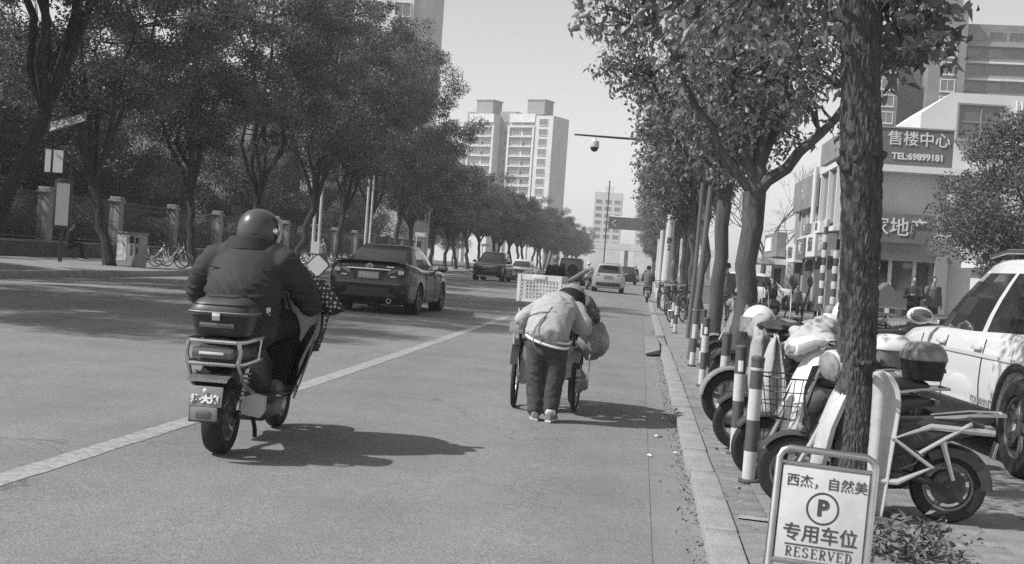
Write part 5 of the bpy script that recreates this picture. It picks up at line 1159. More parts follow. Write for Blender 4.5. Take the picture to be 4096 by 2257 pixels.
tag(MB().loft([[(-.62, 11.50, .68), (-.50, 11.56, .66), (-.51, 11.575, .66), (-.63, 11.515, .68)], [(-.63, 11.5, .40), (-.47, 11.58, .39), (-.48, 11.60, .39), (-.64, 11.52, .40)], [(-.64, 11.5, .335), (-.46, 11.58, .375), (-.47, 11.60, .375), (-.65, 11.52, .335)]]).build('hanging_sheet', mat('pale_board', .42, .8, var=.08, scale=4), None, smooth=0), 'pale stiff sheet hanging beside the woman\'s right leg', 'sheet')
tag(MB().box((-.98, 11.62, .45), (.06, .30, .36), ry=.08).build('hanging_board', board), 'grey board hanging inside the left cart wheel', 'board')
tag(MB().tube([(-.80, 12.0, 1.12), (-.50, 12.2, 1.33)], .022, 8).build('wooden_pole', mat('pole_wood', .17, .8, var=.3, scale=9)), 'wooden pole sticking up from the cart behind the crate', 'pole')

lump('sack', 'pale crumpled sack bulging between the crate and the woman\'s head', 'sack', (-.60, 11.95, 1.0), (.34, .36, .30), mat('sack_pale', .26, .8, var=.3, scale=8, bump=.5, bscale=20), 41, .3, 6)
lump('plastic_bag', 'small dark bag knotted to the right side of the cart above the big shiny bag', 'plastic bag', (-.42, 11.66, .93), (.16, .18, .20), mat('bag_dark', .08, .4, .5, var=.4, scale=9, bump=.5, bscale=18), 44, .25, 5)
for x0, y0, z0, x1, y1, z1, lab in ((-1.06, 11.45, .95, -1.09, 11.5, .62, 'pale strap hanging on the left side of the cart'), (-.56, 11.40, 1.02, -.58, 11.40, .80, 'white strap by the woman\'s right shoulder'), (-.40, 11.55, .58, -.42, 11.6, .33, 'thin cord hanging beside the big shiny bag')):
    tag(MB().tube(wob((x0, y0, z0), (x1, y1, z1), 5, .06, rnd), .008, 5).build('strap', whitep), lab, 'strap')
#F_ = moped('parked_moped', 'small black moped with drooping mirrors turned toward the white car wheel', (2.35, 8.35, .045), R(-82), s=.72, paint=blackp, head='round', fender=greyp, mirup=.1)
# ================================================================ PEOPLE
jackD = mat('jacket_dark', 0.042, 0.78, 0.25, var=.10, scale=6, bump=.18, bscale=40)
jackL = mat('jacket_light', 0.36, 0.8, 0.2, var=.08, scale=6, bump=.25, bscale=30)
trouD = mat('trousers_dark', 0.02, 0.85, 0.2, var=.2, scale=10)
trouM = mat('trousers_grey', 0.065, 0.85, 0.2, var=.25, scale=10, bump=.3, bscale=30)
clothM = mat('cloth_mid', 0.14, 0.85, 0.2, var=.2, scale=8)
shoeM = mat('shoe_grey', 0.22, 0.6, 0.4, var=.4, scale=22)
helm = mat('helmet_satin', 0.075, 0.33, 0.5)
visor = mat('visor', 0.28, 0.12, 0.7, coat=.7)
def organic(name, m, parent, tubes, vox=.014, it=6, wr=0.0, wf=(9, 9, 30), keep=None):
    """one continuous surface grown over tapered elliptical tubes: [(points, [(rx, ry)...])]"""
    b = MB()
    for pts, rr in tubes:
        P = [V(p) for p in pts]; k = len(P); q = []; rq = []
        for i in range(k-1):                          # smooth the joint lines a little
            for t in (0, .25, .5, .75):
                p0, p1, p2, p3 = P[max(i-1, 0)], P[i], P[i+1], P[min(i+2, k-1)]
                q.append(.5*((2*p1)+(p2-p0)*t+(2*p0-5*p1+4*p2-p3)*t*t+(3*p1-p0-3*p2+p3)*t**3)); a, c = rr[i], rr[i+1]
                a = a if isinstance(a, tuple) else (a, a); c = c if isinstance(c, tuple) else (c, c); rq.append((lerp(a[0], c[0], t), lerp(a[1], c[1], t)))
        q.append(P[-1]); c = rr[-1]; rq.append(c if isinstance(c, tuple) else (c, c))
        d0 = (q[0]-q[1]).normalized(); d1 = (q[-1]-q[-2]).normalized()
        q = [q[0]+d0*rq[0][1]*.5] + q + [q[-1]+d1*rq[-1][1]*.5]; rq = [(rq[0][0]*.6, rq[0][1]*.6)] + rq + [(rq[-1][0]*.6, rq[-1][1]*.6)]
        b.tube(q, rq, 26, up=(0, 1, 0) if abs((q[-1]-q[0]).normalized().y) < .8 else (0, 0, 1))
    o = b.build(name, m, parent); r = o.modifiers.new('r', 'REMESH'); r.mode = 'VOXEL'; r.voxel_size = vox
    sm = o.modifiers.new('s', 'SMOOTH'); sm.factor = .5; sm.iterations = it; bake(o); me = o.data
    if wr:
        for v in me.vertices:
            c = v.co; n_ = NZ.noise(V((c.x*wf[0], c.y*wf[1], c.z*wf[2]+2*NZ.noise(c*6))))
            v.co = c + v.normal*((abs(n_)*-2+.5)*wr + NZ.noise(c*14)*wr*.5)
    me.polygons.foreach_set('use_smooth', [True]*len(me.polygons))
    if not me.materials: me.materials.append(m)
    return o
def fingers(w, d, s=1.0, side=1, curl=.5):
    """palm and five fingers as tubes, from wrist w along direction d"""
    d = V(d).normalized(); sd_ = d.cross(V((0, 0, 1))).normalized()*side; up = sd_.cross(d)*side; w = V(w)
    out_ = [([w, w+d*.05*s, w+d*.09*s], [(.026*s, .017*s), (.038*s, .017*s), (.036*s, .014*s)])]
    for k, L_ in enumerate((.065, .078, .082, .07)):
        a = w+d*.085*s+sd_*(.03-.02*k)*s; out_.append(([a, a+d*L_*.5*s-up*.012*curl*s, a+d*L_*.8*s-up*.05*curl*s], [.0095*s, .009*s, .0075*s]))
    a = w+d*.03*s+sd_*.03*s; out_.append(([a, a+(d*.6+sd_).normalized()*.035*s, a+(d*1.1+sd_*.8).normalized()*.07*s-up*.02*s], [.012*s, .0115*s, .009*s]))
    return out_
def headtubes(c, f, s=1.0):
    """skull, jaw, nose and ears around centre c facing f"""
    c = V(c); f = V(f).normalized(); r = f.cross(V((0, 0, 1))).normalized()
    return [([c-f*.035*s+V((0, 0, .02))*s, c+f*.045*s+V((0, 0, .0))*s], [(.077*s, .098*s), (.066*s, .09*s)]), ([c+f*.03*s+V((0, 0, -.02))*s, c+f*.055*s+V((0, 0, -.085))*s], [(.058*s, .05*s), (.04*s, .03*s)]),
            ([c+f*.095*s+V((0, 0, .01))*s, c+f*.115*s+V((0, 0, -.025))*s], [.011*s, .016*s]), ([c+r*.08*s+V((0, 0, .01))*s, c+r*.085*s+V((0, 0, -.03))*s], [.014*s, .01*s]), ([c-r*.08*s+V((0, 0, .01))*s, c-r*.085*s+V((0, 0, -.03))*s], [.014*s, .01*s])]
def shoe(parent, a, f, s=1.0, m=None):
    f = V(f).normalized(); a = V(a); r = f.cross(V((0, 0, 1)))
    M = Mx(((r.x, f.x, 0, a.x), (r.y, f.y, 0, a.y), (r.z, f.z, 1, a.z), (0, 0, 0, 1)))
    o = rloft([((0, -.085*s, .045*s), .02*s, .035*s), ((0, -.07*s, .05*s), .036*s, .048*s), ((0, .0, .05*s), .04*s, .05*s), ((0, .07*s, .036*s), .045*s, .036*s), ((0, .13*s, .028*s), .046*s, .028*s), ((0, .17*s, .022*s), .03*s, .018*s)], 16, M).build('shoe', m or shoeM, parent)
    rloft([((0, -.09*s, .010*s), .03*s, .012*s), ((0, 0, .010*s), .043*s, .012*s), ((0, .10*s, .010*s), .05*s, .012*s), ((0, .175*s, .012*s), .03*s, .010*s)], 14, M).build('sole', whitep, o); return o

# ---- scooter rider
rd = organic('person', skin, None, [([(0, .42, .84), (0, .45, 1.05), (0, .50, 1.22)], [(.15, .11), (.15, .11), (.14, .1)]), ([(0, .52, 1.26), (0, .56, 1.40)], [.06, .055]), *headtubes((.03, .60, 1.445), (.45, .9, -.05))]
             + [p for s_ in (-1, 1) for p in [([(s_*.18, .50, 1.24), (s_*.36, .66, 1.0), (s_*.33, .88, 1.0)], [.06, .045, .032]), *fingers((s_*.33, .86, 1.02), (0, 1, -.1), 1.0, s_), ([(s_*.10, .44, .84), (s_*.17, .80, .80), (s_*.16, .84, .40)], [.09, .065, .045])]], vox=.012)
tag(rd, 'stout rider in dark padded jacket and satin helmet on the electric scooter', 'person')
rd.location = (-2.53, 7.66, .01); rd.rotation_euler = (0, 0, R(1.5))
jk = organic('jacket', jackD, rd, [([(0, .36, .74), (0, .38, .86), (0, .42, 1.05), (0, .48, 1.20), (0, .53, 1.30)], [(.235, .19), (.25, .21), (.255, .20), (.235, .155), (.15, .10)]), ([(-.16, .51, 1.27), (.16, .51, 1.27)], [(.10, .095), (.10, .095)]),
            *[([(s_*.20, .50, 1.25), (s_*.315, .56, 1.12), (s_*.375, .68, .98), (s_*.36, .86, .98)], [.108, .102, .085, .06]) for s_ in (-1, 1)]], vox=.013, it=4, wr=.0)
for v in jk.data.vertices:           # padded folds across the small of the back and the sleeves
    c = v.co; lo = max(0, min(1, (1.17-c.z)/.14))*max(0, min(1, (c.z-.78)/.1)); lo = max(lo, .5*max(0, min(1, (abs(c.x)-.26)/.06)))
    n_ = NZ.noise(V((c.x*3.2+1.5*c.z, c.y*3, c.z*24+c.x*7+2.6*NZ.noise(V((c.x*3, c.y*3, c.z*3)))))); v.co = c+v.normal*(lo*(.034*(.26-min(.55, abs(n_)*2.0))) + .004*NZ.noise(c*13))
MB().loft([[(r*math.cos(u)*1.1, .545+(r+.005)*math.sin(u)*.95-.01, z-.02*math.sin(u)) for u in [6.2832*i/28 for i in range(28)]] for r, z in ((.155, 1.295), (.150, 1.33), (.142, 1.375), (.132, 1.38), (.13, 1.33))], cap=False).build('collar', jackD, rd)
tr_ = organic('trousers', trouD, rd, [([(0, .38, .74), (0, .44, .86)], [(.20, .15), (.20, .16)]), *[([(s_*.11, .42, .80), (s_*.175, .66, .83), (s_*.185, .83, .78), (s_*.175, .86, .58), (s_*.165, .85, .42)], [.125, .115, .10, .085, .07]) for s_ in (-1, 1)]], vox=.014, wr=.006, wf=(9, 9, 22))
for s_ in (-1, 1): shoe(rd, (s_*.17, .84, .335), (s_*.25, 1, 0), 1.12)
hc_ = V((.02, .585, 1.45)); hM = Mx.Translation(hc_) @ Rz(-28)
b = MB().lathe([(.002, .132), (.03, .130), (.07, .115), (.10, .088), (.122, .045), (.130, 0), (.130, -.04), (.126, -.085), (.118, -.098), (.112, -.095)], 40, hM @ Mx.Diagonal((.98, 1.16, 1, 1))); hs = b.build('helmet', helm, rd, smooth=60)
MB().loft([[(.136*math.sin(u)*k, .158*math.cos(u)*k+.004, z) for u in [R(-78+156*i/20) for i in range(21)]] for z, k in ((-.085, .96), (-.04, 1.04), (.0, 1.06), (.045, 1.03), (.075, .93))], cap=False, closed=False, M=hM).build('visor', visor, hs, smooth=60)
MB().loft([[(.132*math.sin(u)*k, .152*math.cos(u)*k, z) for u in [R(-80+160*i/20) for i in range(21)]] for z, k in ((.072, .955), (.088, .90), (.092, .87))], cap=False, closed=False, M=hM).build('trim', silverc, hs)
for s_ in (-1, 1): MB().ball((s_*.132, .02, -.01), (.02, .05, .05), 12, 6, M=hM).build('visor_hinge', chrome, hs)
for s_ in (-1, 1): MB().tube([(s_*.12, .02, -.06), (s_*.06, .08, -.13), (0, .09, -.14)], .007, 5, M=hM).build('chin_strap', blackp, hs)
MB().box((.19, .30, .93), (.035, .05, .07), rz=.6, ch=.01).build('waist_buckle', whitep, rd)

# ---- woman bent over the handcart
wx = -.745
wo = organic('person', skin, None, [([(wx, 10.90, .74), (wx+.03, 11.05, .92), (wx+.08, 11.22, 1.0)], [(.12, .09), (.12, .09), (.11, .08)]), ([(wx+.09, 11.24, 1.0), (wx+.14, 11.33, 1.04)], [.05, .045]), *headtubes((wx+.16, 11.37, 1.065), (.25, .9, -.35), .95),
             *[p for s_, e, h_ in ((-1, (wx-.235, 11.12, .84), (wx-.16, 11.31, .83)), (1, (wx+.285, 11.12, .83), (wx+.21, 11.31, .83))) for p in [([(wx+.07+s_*.13, 11.2, .98), e, h_], [.05, .04, .028]), *fingers(h_, (0, .9, -.1), .9, s_, 1.0)]],
             *[([(wx+s_*.07, 10.9, .72), (wx+s_*.075, 10.9, .42), (wx+s_*.07, 10.87, .10)], [.075, .055, .04]) for s_ in (-1, 1)]], vox=.012)
tag(wo, 'bent woman in pale jacket and dark trousers pushing the loaded handcart', 'person')
organic('jacket', jackL, wo, [([(wx-.005, 10.84, .74), (wx+.0, 10.90, .83), (wx+.03, 11.02, .95), (wx+.07, 11.18, 1.02), (wx+.115, 11.29, 1.035)], [(.188, .142), (.188, .148), (.185, .13), (.165, .105), (.10, .08)]),
    ([(wx+.07-.12, 11.19, 1.0), (wx-.20, 11.13, .90), (wx-.245, 11.12, .84), (wx-.17, 11.29, .83)], [.085, .08, .072, .055]), ([(wx+.07+.12, 11.19, 1.0), (wx+.26, 11.13, .90), (wx+.295, 11.12, .83), (wx+.22, 11.29, .83)], [.085, .08, .072, .055])], vox=.012, it=5, wr=.010, wf=(6, 8, 13))
for k, m_ in ((0, white), (1, clothM), (2, white)):
    q = .03*k
    MB().tube([(wx-.003+.002*k+(.181+.003*k)*math.cos(u), 10.862+.012*k+.132*math.sin(u), .712+.020*k+.030*math.sin(u)-.045*math.cos(u)) for u in [6.2832*i/36 for i in range(37)]], (.0125 if k != 1 else .011), 6, cap=False).build('hem_stripe', m_, wo)
MB().tube([(wx+.02, 10.86, 1.0), (wx-.03, 10.78, .92), (wx-.10, 10.72, .82), (wx-.11, 10.68, .70), (wx-.07, 10.67, .63), (wx-.02, 10.68, .60)], .005, 5).build('drawstring', clothM, wo)
MB().tube([(wx-.19, 10.88, .90), (wx-.08, 10.80, .95), (wx+.06, 10.83, .96), (wx+.2, 10.95, .88)], .005, 5).build('back_seam', clothM, wo)
organic('trousers', trouM, wo, [([(wx, 10.87, .60), (wx, 10.89, .76)], [(.15, .11), (.155, .12)]), *[([(wx+s_*.075, 10.89, .68), (wx+s_*.085, 10.90, .45), (wx+s_*.07, 10.89, .30), (wx+s_*.065, 10.86, .10)], [(.105, .115), (.088, .095), (.080, .082), (.066, .072)]) for s_ in (-1, 1)]], vox=.012, it=5, wr=.007, wf=(9, 9, 20))
for s_, dx, dy in ((-1, -.065, 10.87), (1, .07, 10.83)): shoe(wo, (wx+dx, dy, .03), (.18 if s_ > 0 else -.1, 1, 0), .9)
for s_, dx, dy in ((-1, -.065, 10.86), (1, .068, 10.83)): MB().lathe([(.045, 0), (.05, .03), (.046, .05)], 14, T(wx+dx, dy, .085)).build('sock', whitep, wo)
hM = Mx.Translation((wx+.15, 11.36, 1.07)) @ Rz(-12) @ Rx(-38)
MB().lathe([(.002, .135), (.05, .13), (.10, .095), (.122, .03), (.125, -.04), (.115, -.10), (.105, -.10)], 26, hM).build('hood', mat('hood_print', .22, .8, .2, var=.6, scale=22), wo, smooth=60)
MB().loft([[(.127*math.sin(u)*k, -.127*math.cos(u)*k, z) for u in [R(-100+200*i/14) for i in range(15)]] for z, k in ((-.12, .98), (-.07, 1.08), (-.02, 1.05), (.03, .98))], cap=False, closed=False, M=hM).build('scarf', trouD, wo, smooth=60)

# ---- small figures
def figure(label, loc, rz, jm, tm, s=1.0, seed=0, hat=None, arms='down', seat=False, group=None, skirt=False):
    """standing or seated person facing local +Y"""
    r_ = random.Random(seed); hz = .47 if seat else .90; kn = [(s_*.10, (.42 if seat else .03), (.50 if seat else .48)) for s_ in (-1, 1)]; ft = [(s_*.11, (.42 if seat else -.0), .07) for s_ in (-1, 1)]
    ty = .0; A_ = []
    for s_ in (-1, 1):
        sh = (s_*.18, 0, hz+.50)
        if arms == 'down': A_.append((sh, (s_*.25, -.03, hz+.22), (s_*.24, .08, hz-.02)))
        elif arms == 'fold': A_.append((sh, (s_*.27, .06, hz+.22), (s_*.06, .24, hz+.26)))
        else: A_.append((sh, (s_*.24, .22, hz+.28), (s_*.22, .46, hz+.22)))
    bd = organic('person', skin, None, [([(0, 0, hz), (0, 0, hz+.28), (0, 0, hz+.48)], [(.13, .09), (.12, .09), (.14, .08)]), ([(0, 0, hz+.5), (0, .01, hz+.63)], [.055, .05]), *headtubes((0, .02, hz+.72), (0, 1, 0)),
        *[p for i, (a, e, h_) in enumerate(A_) for p in [([a, e, h_], [.05, .04, .03]), *fingers(h_, V(h_)-V(e), 1.0, (-1, 1)[i])]], *[([(kn[i][0]*.9, 0, hz), kn[i], ft[i]], [.085, .06, .045]) for i in (0, 1)]], vox=.02, it=3)
    tag(bd, label, 'person', group); bd.location = loc; bd.rotation_euler = (0, 0, rz); bd.scale = (s, s, s)
    organic('jacket', jm, bd, [([(0, 0, hz-.06), (0, 0, hz+.26), (0, 0, hz+.47), (0, 0, hz+.54)], [(.19, .14), (.19, .14), (.19, .12), (.09, .08)])] + [([a, e, lerp(0, 1, 1) and h_], [.085, .07, .055]) for a, e, h_ in A_], vox=.022, it=3, wr=.012, wf=(8, 8, 16))
    if skirt: MB().lathe([(.15, hz+.05), (.24, hz-.2), (.36, .22), (.35, .21), (.14, hz)], 20).build('skirt', tm, bd)
    else: organic('trousers', tm, bd, [([(0, 0, hz-.04), (0, 0, hz+.08)], [(.15, .11), (.15, .11)])] + [([(kn[i][0]*.9, 0, hz), kn[i], (ft[i][0], ft[i][1], .10)], [.105, .08, .065]) for i in (0, 1)], vox=.022, it=3)
    for i in (0, 1): shoe(bd, (ft[i][0], ft[i][1]+.02, .005), (0, 1, 0), 1.0, trouD)
    if hat: MB().lathe([(.002, .125), (.06, .115), (.10, .07), (.112, .0), (.11, -.02)], 18, T(0, .0, hz+.74)).build('hat', hat, bd)
    else: MB().lathe([(.002, .118), (.05, .112), (.09, .07), (.10, .01), (.095, -.04)], 18, T(0, -.012, hz+.735)).build('hair', hair, bd)
    return bd
figure('man in dark jacket with folded arms by the shop front, behind the dark saloon', (8.35, 40.2, .03), R(160), jackD, trouD, 1.0, 1, arms='fold', group=None)
figure('person in grey coat standing right of the man with folded arms', (9.0, 40.6, .03), R(200), clothM, trouM, 1.02, 2)
figure('seated person in dark clothes by the striped posts', (5.3, 52, .03), R(120), trouD, trouD, 1.0, 3, seat=True, arms='fold')
figure('crouching seller in pale coat beside the seated person', (6.1, 51, .03), R(200), clothM, trouD, .95, 4, seat=True)
figure('person in grey jacket walking among the parked mopeds left of the forked tree', (2.55, 38.5, .03), R(20), clothM, clothM, 1.0, 5)
figure('woman in pale top and wide skirt by the hire bicycles under the left trees', (-18.3, 72.6, .17), R(100), jackL, clothM, 1.02, 6, arms='out', skirt=True)
figure('dark clothed person sitting on the low wall behind the bus stop board', (-22.0, 47.6, .3), R(-80), trouD, trouD, 1.05, 7, seat=True, arms='fold')
for i, (x, y, a) in enumerate(((.6, 112, 190), (-.5, 124, 10))): figure(('distant pedestrian at the kerb in the far right lane', 'second distant pedestrian crossing far up the road')[i], (x, y, .03), R(a), (clothM, trouD)[i], trouD, 1.0, 8+i)
# far riders
for lab, x, y, jm, hm in (('rider in dark coat seen over the crate, heading up the street', -2.55, 38.5, trouD, greyp), ('rider in pale coat beside the pale crossover', -2.95, 73.0, jackL, whitep), ('dark cyclist near the right kerb beyond the pale crossover', .35, 56, clothM, trouD)):
    m_ = moped('electric_scooter', 'scooter under the '+lab, (x, y, zr(x)), 0, paint=darkp, mir=False, group='scooters ridden up the street')
    figure(lab, (x, y-.15, zr(x)+.27), 0, jm, trouD, 1.0, 20, hat=hm, arms='out', seat=True)

# ================================================================ STREET FURNITURE
red = mat('bollard_red', .085, .5, .4, var=.2, scale=15); bwhite = mat('bollard_white', .50, .5, .4, var=.12, scale=18)
def bollard(loc, label, h=.80, r=.042, lean=(0, 0)):
    t = thing('bollard', label, 'bollard', loc, 0, 'striped bollards along the right kerb'); t.rotation_euler = (lean[1], lean[0], 0)
    for i in range(4): MB().lathe([(r, h*i/4), (r, h*(i+1)/4)], 24, cap=False).build('dark_band' if i % 2 else 'white_band', red if i % 2 else bwhite, t)
    MB().lathe([(r+.002, h-.02), (r+.003, h), (r*.8, h+.012), (0, h+.014)], 24).build('cap', red, t)
    MB().lathe([(r+.025, 0), (r+.025, .015), (r+.002, .022)], 20).build('foot', red, t)
    return t
b1 = bollard((.78, 8.32, .055), 'nearest striped bollard, beside the reserved sign and the basket moped', .80, lean=(R(.6), 0))
MB().lathe([(.0435, .72), (.0435, .738)], 24).build('pale_ring', bwhite, b1)
for x, y, h, ln, lab in ((.79, 9.59, .80, -.6, 'second striped bollard from the camera, with a small pale sticker'), (.80, 11.64, .80, 1.2, 'third striped bollard, in front of the moped with grey front fender'), (.81, 15.27, .82, .4, 'fourth striped bollard, small sticker near its top'), (.82, 18.48, .80, 1.5, 'fifth striped bollard beside the tilted stake'), (.98, 18.9, .72, -1, 'thin striped bollard just right of the fifth'), (.83, 28.2, .8, 1, 'right one of the far pair of bollards'), (.85, 31.0, .8, 0, 'left one of the far pair of bollards')):
    o = dup(b1, (x, y, .05), 0, lab); o.rotation_euler = (0, R(ln), 0)
    for ch in list(o.children):
        if ch.name.startswith('pale_ring'): bpy.data.objects.remove(ch)
    if 'sticker' in lab: MB().loft([[(.0432*math.sin(u), -.0432*math.cos(u), z) for u in (-.5, -.2, .1, .4)] for z in (.62, .70)], cap=False, closed=False).build('sticker', white, o)
for x, y, h, ln, lab in ((.84, 20.0, 2.7, 3.0, 'thin tilted wooden stake rising among the mopeds'), (1.05, 26.5, 3.2, 1.5, 'second thin stake supporting the third street tree')):
    t = tag(MB().tube([(0, 0, 0), (.02, 0, h*.5), (.0, 0, h)], [.045, .042, .038], 10).build('tree_stake', twig), lab, 'stake'); t.location = (x, y, .04); t.rotation_euler = (0, R(ln), 0)
# reserved parking sign
sg = thing('reserved_sign', 'steel framed standing sign reading reserved parking at the bottom of the view', 'parking sign', (.70, 4.72, .05), R(-6)); sg.rotation_euler = (R(-8), R(2.4), R(-4))
W2, HT_ = .174, .695
fr = MB()
for sx in (-1, 1): fr.tube([(sx*W2, 0, 0), (sx*W2, 0, HT_-.02)], .0135, 14)
MB().tube([(-W2, 0, .0), (-W2, 0, HT_-.035), (-W2+.012, 0, HT_-.012), (-W2+.035, 0, HT_), (0, 0, HT_), (W2-.035, 0, HT_), (W2-.012, 0, HT_-.012), (W2, 0, HT_-.035), (W2, 0, 0)], .0135, 14).build('frame_tube', steel, sg)
for sx in (-1, 1): MB().tube([(sx*W2*.93, .012, .05), (sx*W2*.93, .012, HT_-.05)], .008, 8).build('inner_tube', steel, sg)
MB().tube([(-W2, .0, .285), (W2, .0, .285)], .011, 10).build('lower_bar', steel, sg); MB().tube([(-W2, .003, HT_-.052), (W2, .003, HT_-.052)], .007, 10).build('upper_bar', steel, sg)
for sx in (-1, 1): MB().tube([(sx*W2, .02, HT_-.08), (sx*W2, .30, -.06)], .010, 8).build('rear_leg', steel, sg)
pn = MB().box((0, .002, .462), (W2*2-.035, .012, .335), ch=.003).build('panel', mat('sign_panel', .56, .42, .5, var=.14, scale=9, detail=8), sg)
MB().box((0, .006, .638), (W2*2-.03, .010, .018)).build('panel_edge', greyp, sg)
ik = mat('sign_ink', .06, .5)
text('西杰，自然美', .049, ik, pn, T(.006, -.0055, .578) @ FACE, bold=.0002, space=1.0, depth=.0006)
text('P', .080, ik, pn, T(.0, -.0055, .488) @ FACE, bold=.0035, depth=.0006)
MB().ring(.056, .0045, 48, 6, T(0, -.0035, .488) @ FACE @ Mx.Diagonal((1, 1, .5, 1))).build('ring', ik, pn)
text('专用车位', .068, ik, pn, T(0, -.0055, .388) @ FACE, bold=.0007, depth=.0006)
MB().box((0, -.0048, .348), (.245, .002, .005)).build('underline', ik, pn, smooth=0)
def serif_text(s, h, w_, parent, M, m):
    """roman capitals from strokes with slab serifs"""
    t_, n_ = h*.15, h*.055; x = 0; b = MB()
    def bar(x0, z0, x1, z1, th):
        d = V((x1-x0, 0, z1-z0)); L_ = d.length; a = math.atan2(d.z, d.x); b.box(((x0+x1)/2, 0, (z0+z1)/2), (L_, .0012, th), ry=-a)
    def arc(cx, cz, rx, rz_, a0, a1):
        P = [(cx+rx*math.cos(R(a0+(a1-a0)*i/10)), cz+rz_*math.sin(R(a0+(a1-a0)*i/10))) for i in range(11)]
        for (xa, za), (xb, zb) in zip(P, P[1:]): bar(xa, za, xb, zb, lerp(n_, t_, min(1, abs(math.cos(math.atan2((za+zb)/2-cz, (xa+xb)/2-cx))))))
    adv = w_/len(s); k = adv*.72
    for ch in s:
        x0 = x-w_/2+adv*.14
        if ch in 'ERD':
            bar(x0+t_, 0, x0+t_, h, t_); bar(x0, 0, x0+t_*2.2, 0, n_); bar(x0, h, x0+t_*2.2, h, n_)
        if ch == 'E':
            for z, f in ((0, 1), (h, .95), (h*.53, .7)): bar(x0+t_, z, x0+k*f, z, n_)
            bar(x0+k, 0, x0+k, h*.2, n_); bar(x0+k*.95, h, x0+k*.95, h*.8, n_); bar(x0+k*.7, h*.43, x0+k*.7, h*.63, n_)
        if ch == 'R': arc(x0+k*.45, h*.75, k*.42, h*.25, -90, 90); bar(x0+t_, h, x0+k*.45, h, n_); bar(x0+t_, h*.5, x0+k*.45, h*.5, n_); bar(x0+k*.45, h*.5, x0+k*.92, 0, t_); bar(x0+k*.8, 0, x0+k*1.05, 0, n_)
        if ch == 'D': arc(x0+k*.35, h*.5, k*.6, h*.5, -90, 90); bar(x0+t_, h, x0+k*.35, h, n_); bar(x0+t_, 0, x0+k*.35, 0, n_)
        if ch == 'S': arc(x0+k*.48, h*.75, k*.36, h*.25, 30, 235); arc(x0+k*.48, h*.25, k*.38, h*.25, 90, -150); bar(x0+k*.82, h*.72, x0+k*.82, h, n_); bar(x0+k*.12, 0, x0+k*.12, h*.28, n_)
        if ch == 'V': bar(x0+k*.08, h, x0+k*.52, 0, t_); bar(x0+k*.52, 0, x0+k*.95, h, n_); bar(x0-k*.05, h, x0+k*.3, h, n_); bar(x0+k*.78, h, x0+k*1.1, h, n_)
        x += adv
    o = b.build('lettering', m, parent, smooth=0); o.matrix_local = M
serif_text('RESERVED', .034, .245, pn, T(0, -.0052, .305), ik)
# plant and dry leaves at the foot of the near trunk
pp = []
rs = np.random.RandomState(8)
for i in range(26):
    a = rs.uniform(0, 6.28); q = rs.uniform(.05, .3); c = np.array([1.38+math.cos(a)*q*.9, 6.45+math.sin(a)*q*.9, .05+rs.uniform(.0, .17)]); pp.append(c+rs.normal(size=(22, 3))*[.05, .05, .03])
tag(objm('weed_clump', leaf_mesh('weed_clump', np.concatenate(pp), .06, .022, mat('weed_leaf', .13, .7, island=.5), 5, .3, fold=True), None, 'stuff'), 'clump of dry weeds at the foot of the near trunk', 'weeds')
# litter
for i, (x, y, a) in enumerate(((.30, 11.9, .3), (.22, 10.6, 1.0), (.36, 9.7, .1), (.16, 9.45, 2.2))):
    q = MB().loft([[(-.05, -.03, .0), (.0, -.04, .02), (.06, -.02, .004)], [(-.04, .0, .015), (.01, .01, .03), (.05, .02, .01)], [(-.05, .035, .0), (.0, .03, .014), (.04, .04, .002)]], cap=False, closed=False).build('paper_scrap', white, smooth=0)
    q.location = (x, y, .008); q.rotation_euler = (0, 0, a); q.scale = (.4, .4, .5); tag(q, ('torn white paper scrap in the gutter before the cart shadow', 'small white scrap in the gutter next to the kerb', 'crumpled scrap at the kerb foot', 'bright scrap on the gutter joint line')[i], 'litter', 'litter in the gutter')
lp = np.stack([rs.uniform(.2, .42, 70), rs.uniform(5, 24, 70), np.full(70, .004)], 1); lp[:, 0] = .42-.2*rs.uniform(0, 1, 70)**2.2
objm('gutter_leaves', leaf_mesh('gutter_leaves', lp, .04, .022, mat('dry_leaf', .17, .8, island=.6), 3, .05), None, 'stuff')
# left pavement: solar bus stop board, litter bin cabinet, twin poles, street sign
bs_ = thing('bus_stop_board', 'bus stop board with tilted solar panel and pale boxes on a dark post', 'bus stop sign', (-20.68, 44, .18), R(8))
MB().tube([(0, 0, 0), (0, 0, 1.25)], .07, 10).build('post', dmetal, bs_); MB().tube([(.12, .06, 1.2), (.16, .06, 5.1)], .045, 8).build('mast', dmetal, bs_)
q = MB().box((-.02, 0, 2.1), (.62, .22, 1.72), ch=.03).build('light_box', dmetal, bs_); MB().box((.0, -.115, 2.1), (.46, .02, 1.5)).build('panel', mat('panel_lit', .34, .4, var=.06, scale=2), q); MB().lathe([(.0, .06), (.2, .04), (.31, 0), (.31, -.02)], 20, T(-.02, 0, 2.98) @ Mx.Diagonal((1, .4, 1, 1))).build('cap', dmetal, q)
q = MB().box((-.40, -.05, 3.62), (.66, .10, .86), ch=.01).build('route_box', dmetal, bs_)
for x, w_ in ((-.61, .20), (-.25, .34)): MB().box((x, -.105, 3.62), (w_, .015, .8)).build('route_panel', mat('panel_white', .6, .4), q)
q = MB().box((.02, -.1, 5.06), (1.35, .66, .035), ry=R(-21), rx=R(36), ch=.006).build('solar_panel', mat('solar_glass', .30, .3, .5, var=.08, scale=6), bs_)
MB().tube([(.16, .06, 4.6), (.05, -.02, 5.0)], .03, 6).build('panel_bracket', dmetal, bs_)
bn = thing('litter_bin', 'pale cabinet litter bin with two openings on the left pavement', 'litter bin', (-18.85, 46, .19), R(-12))
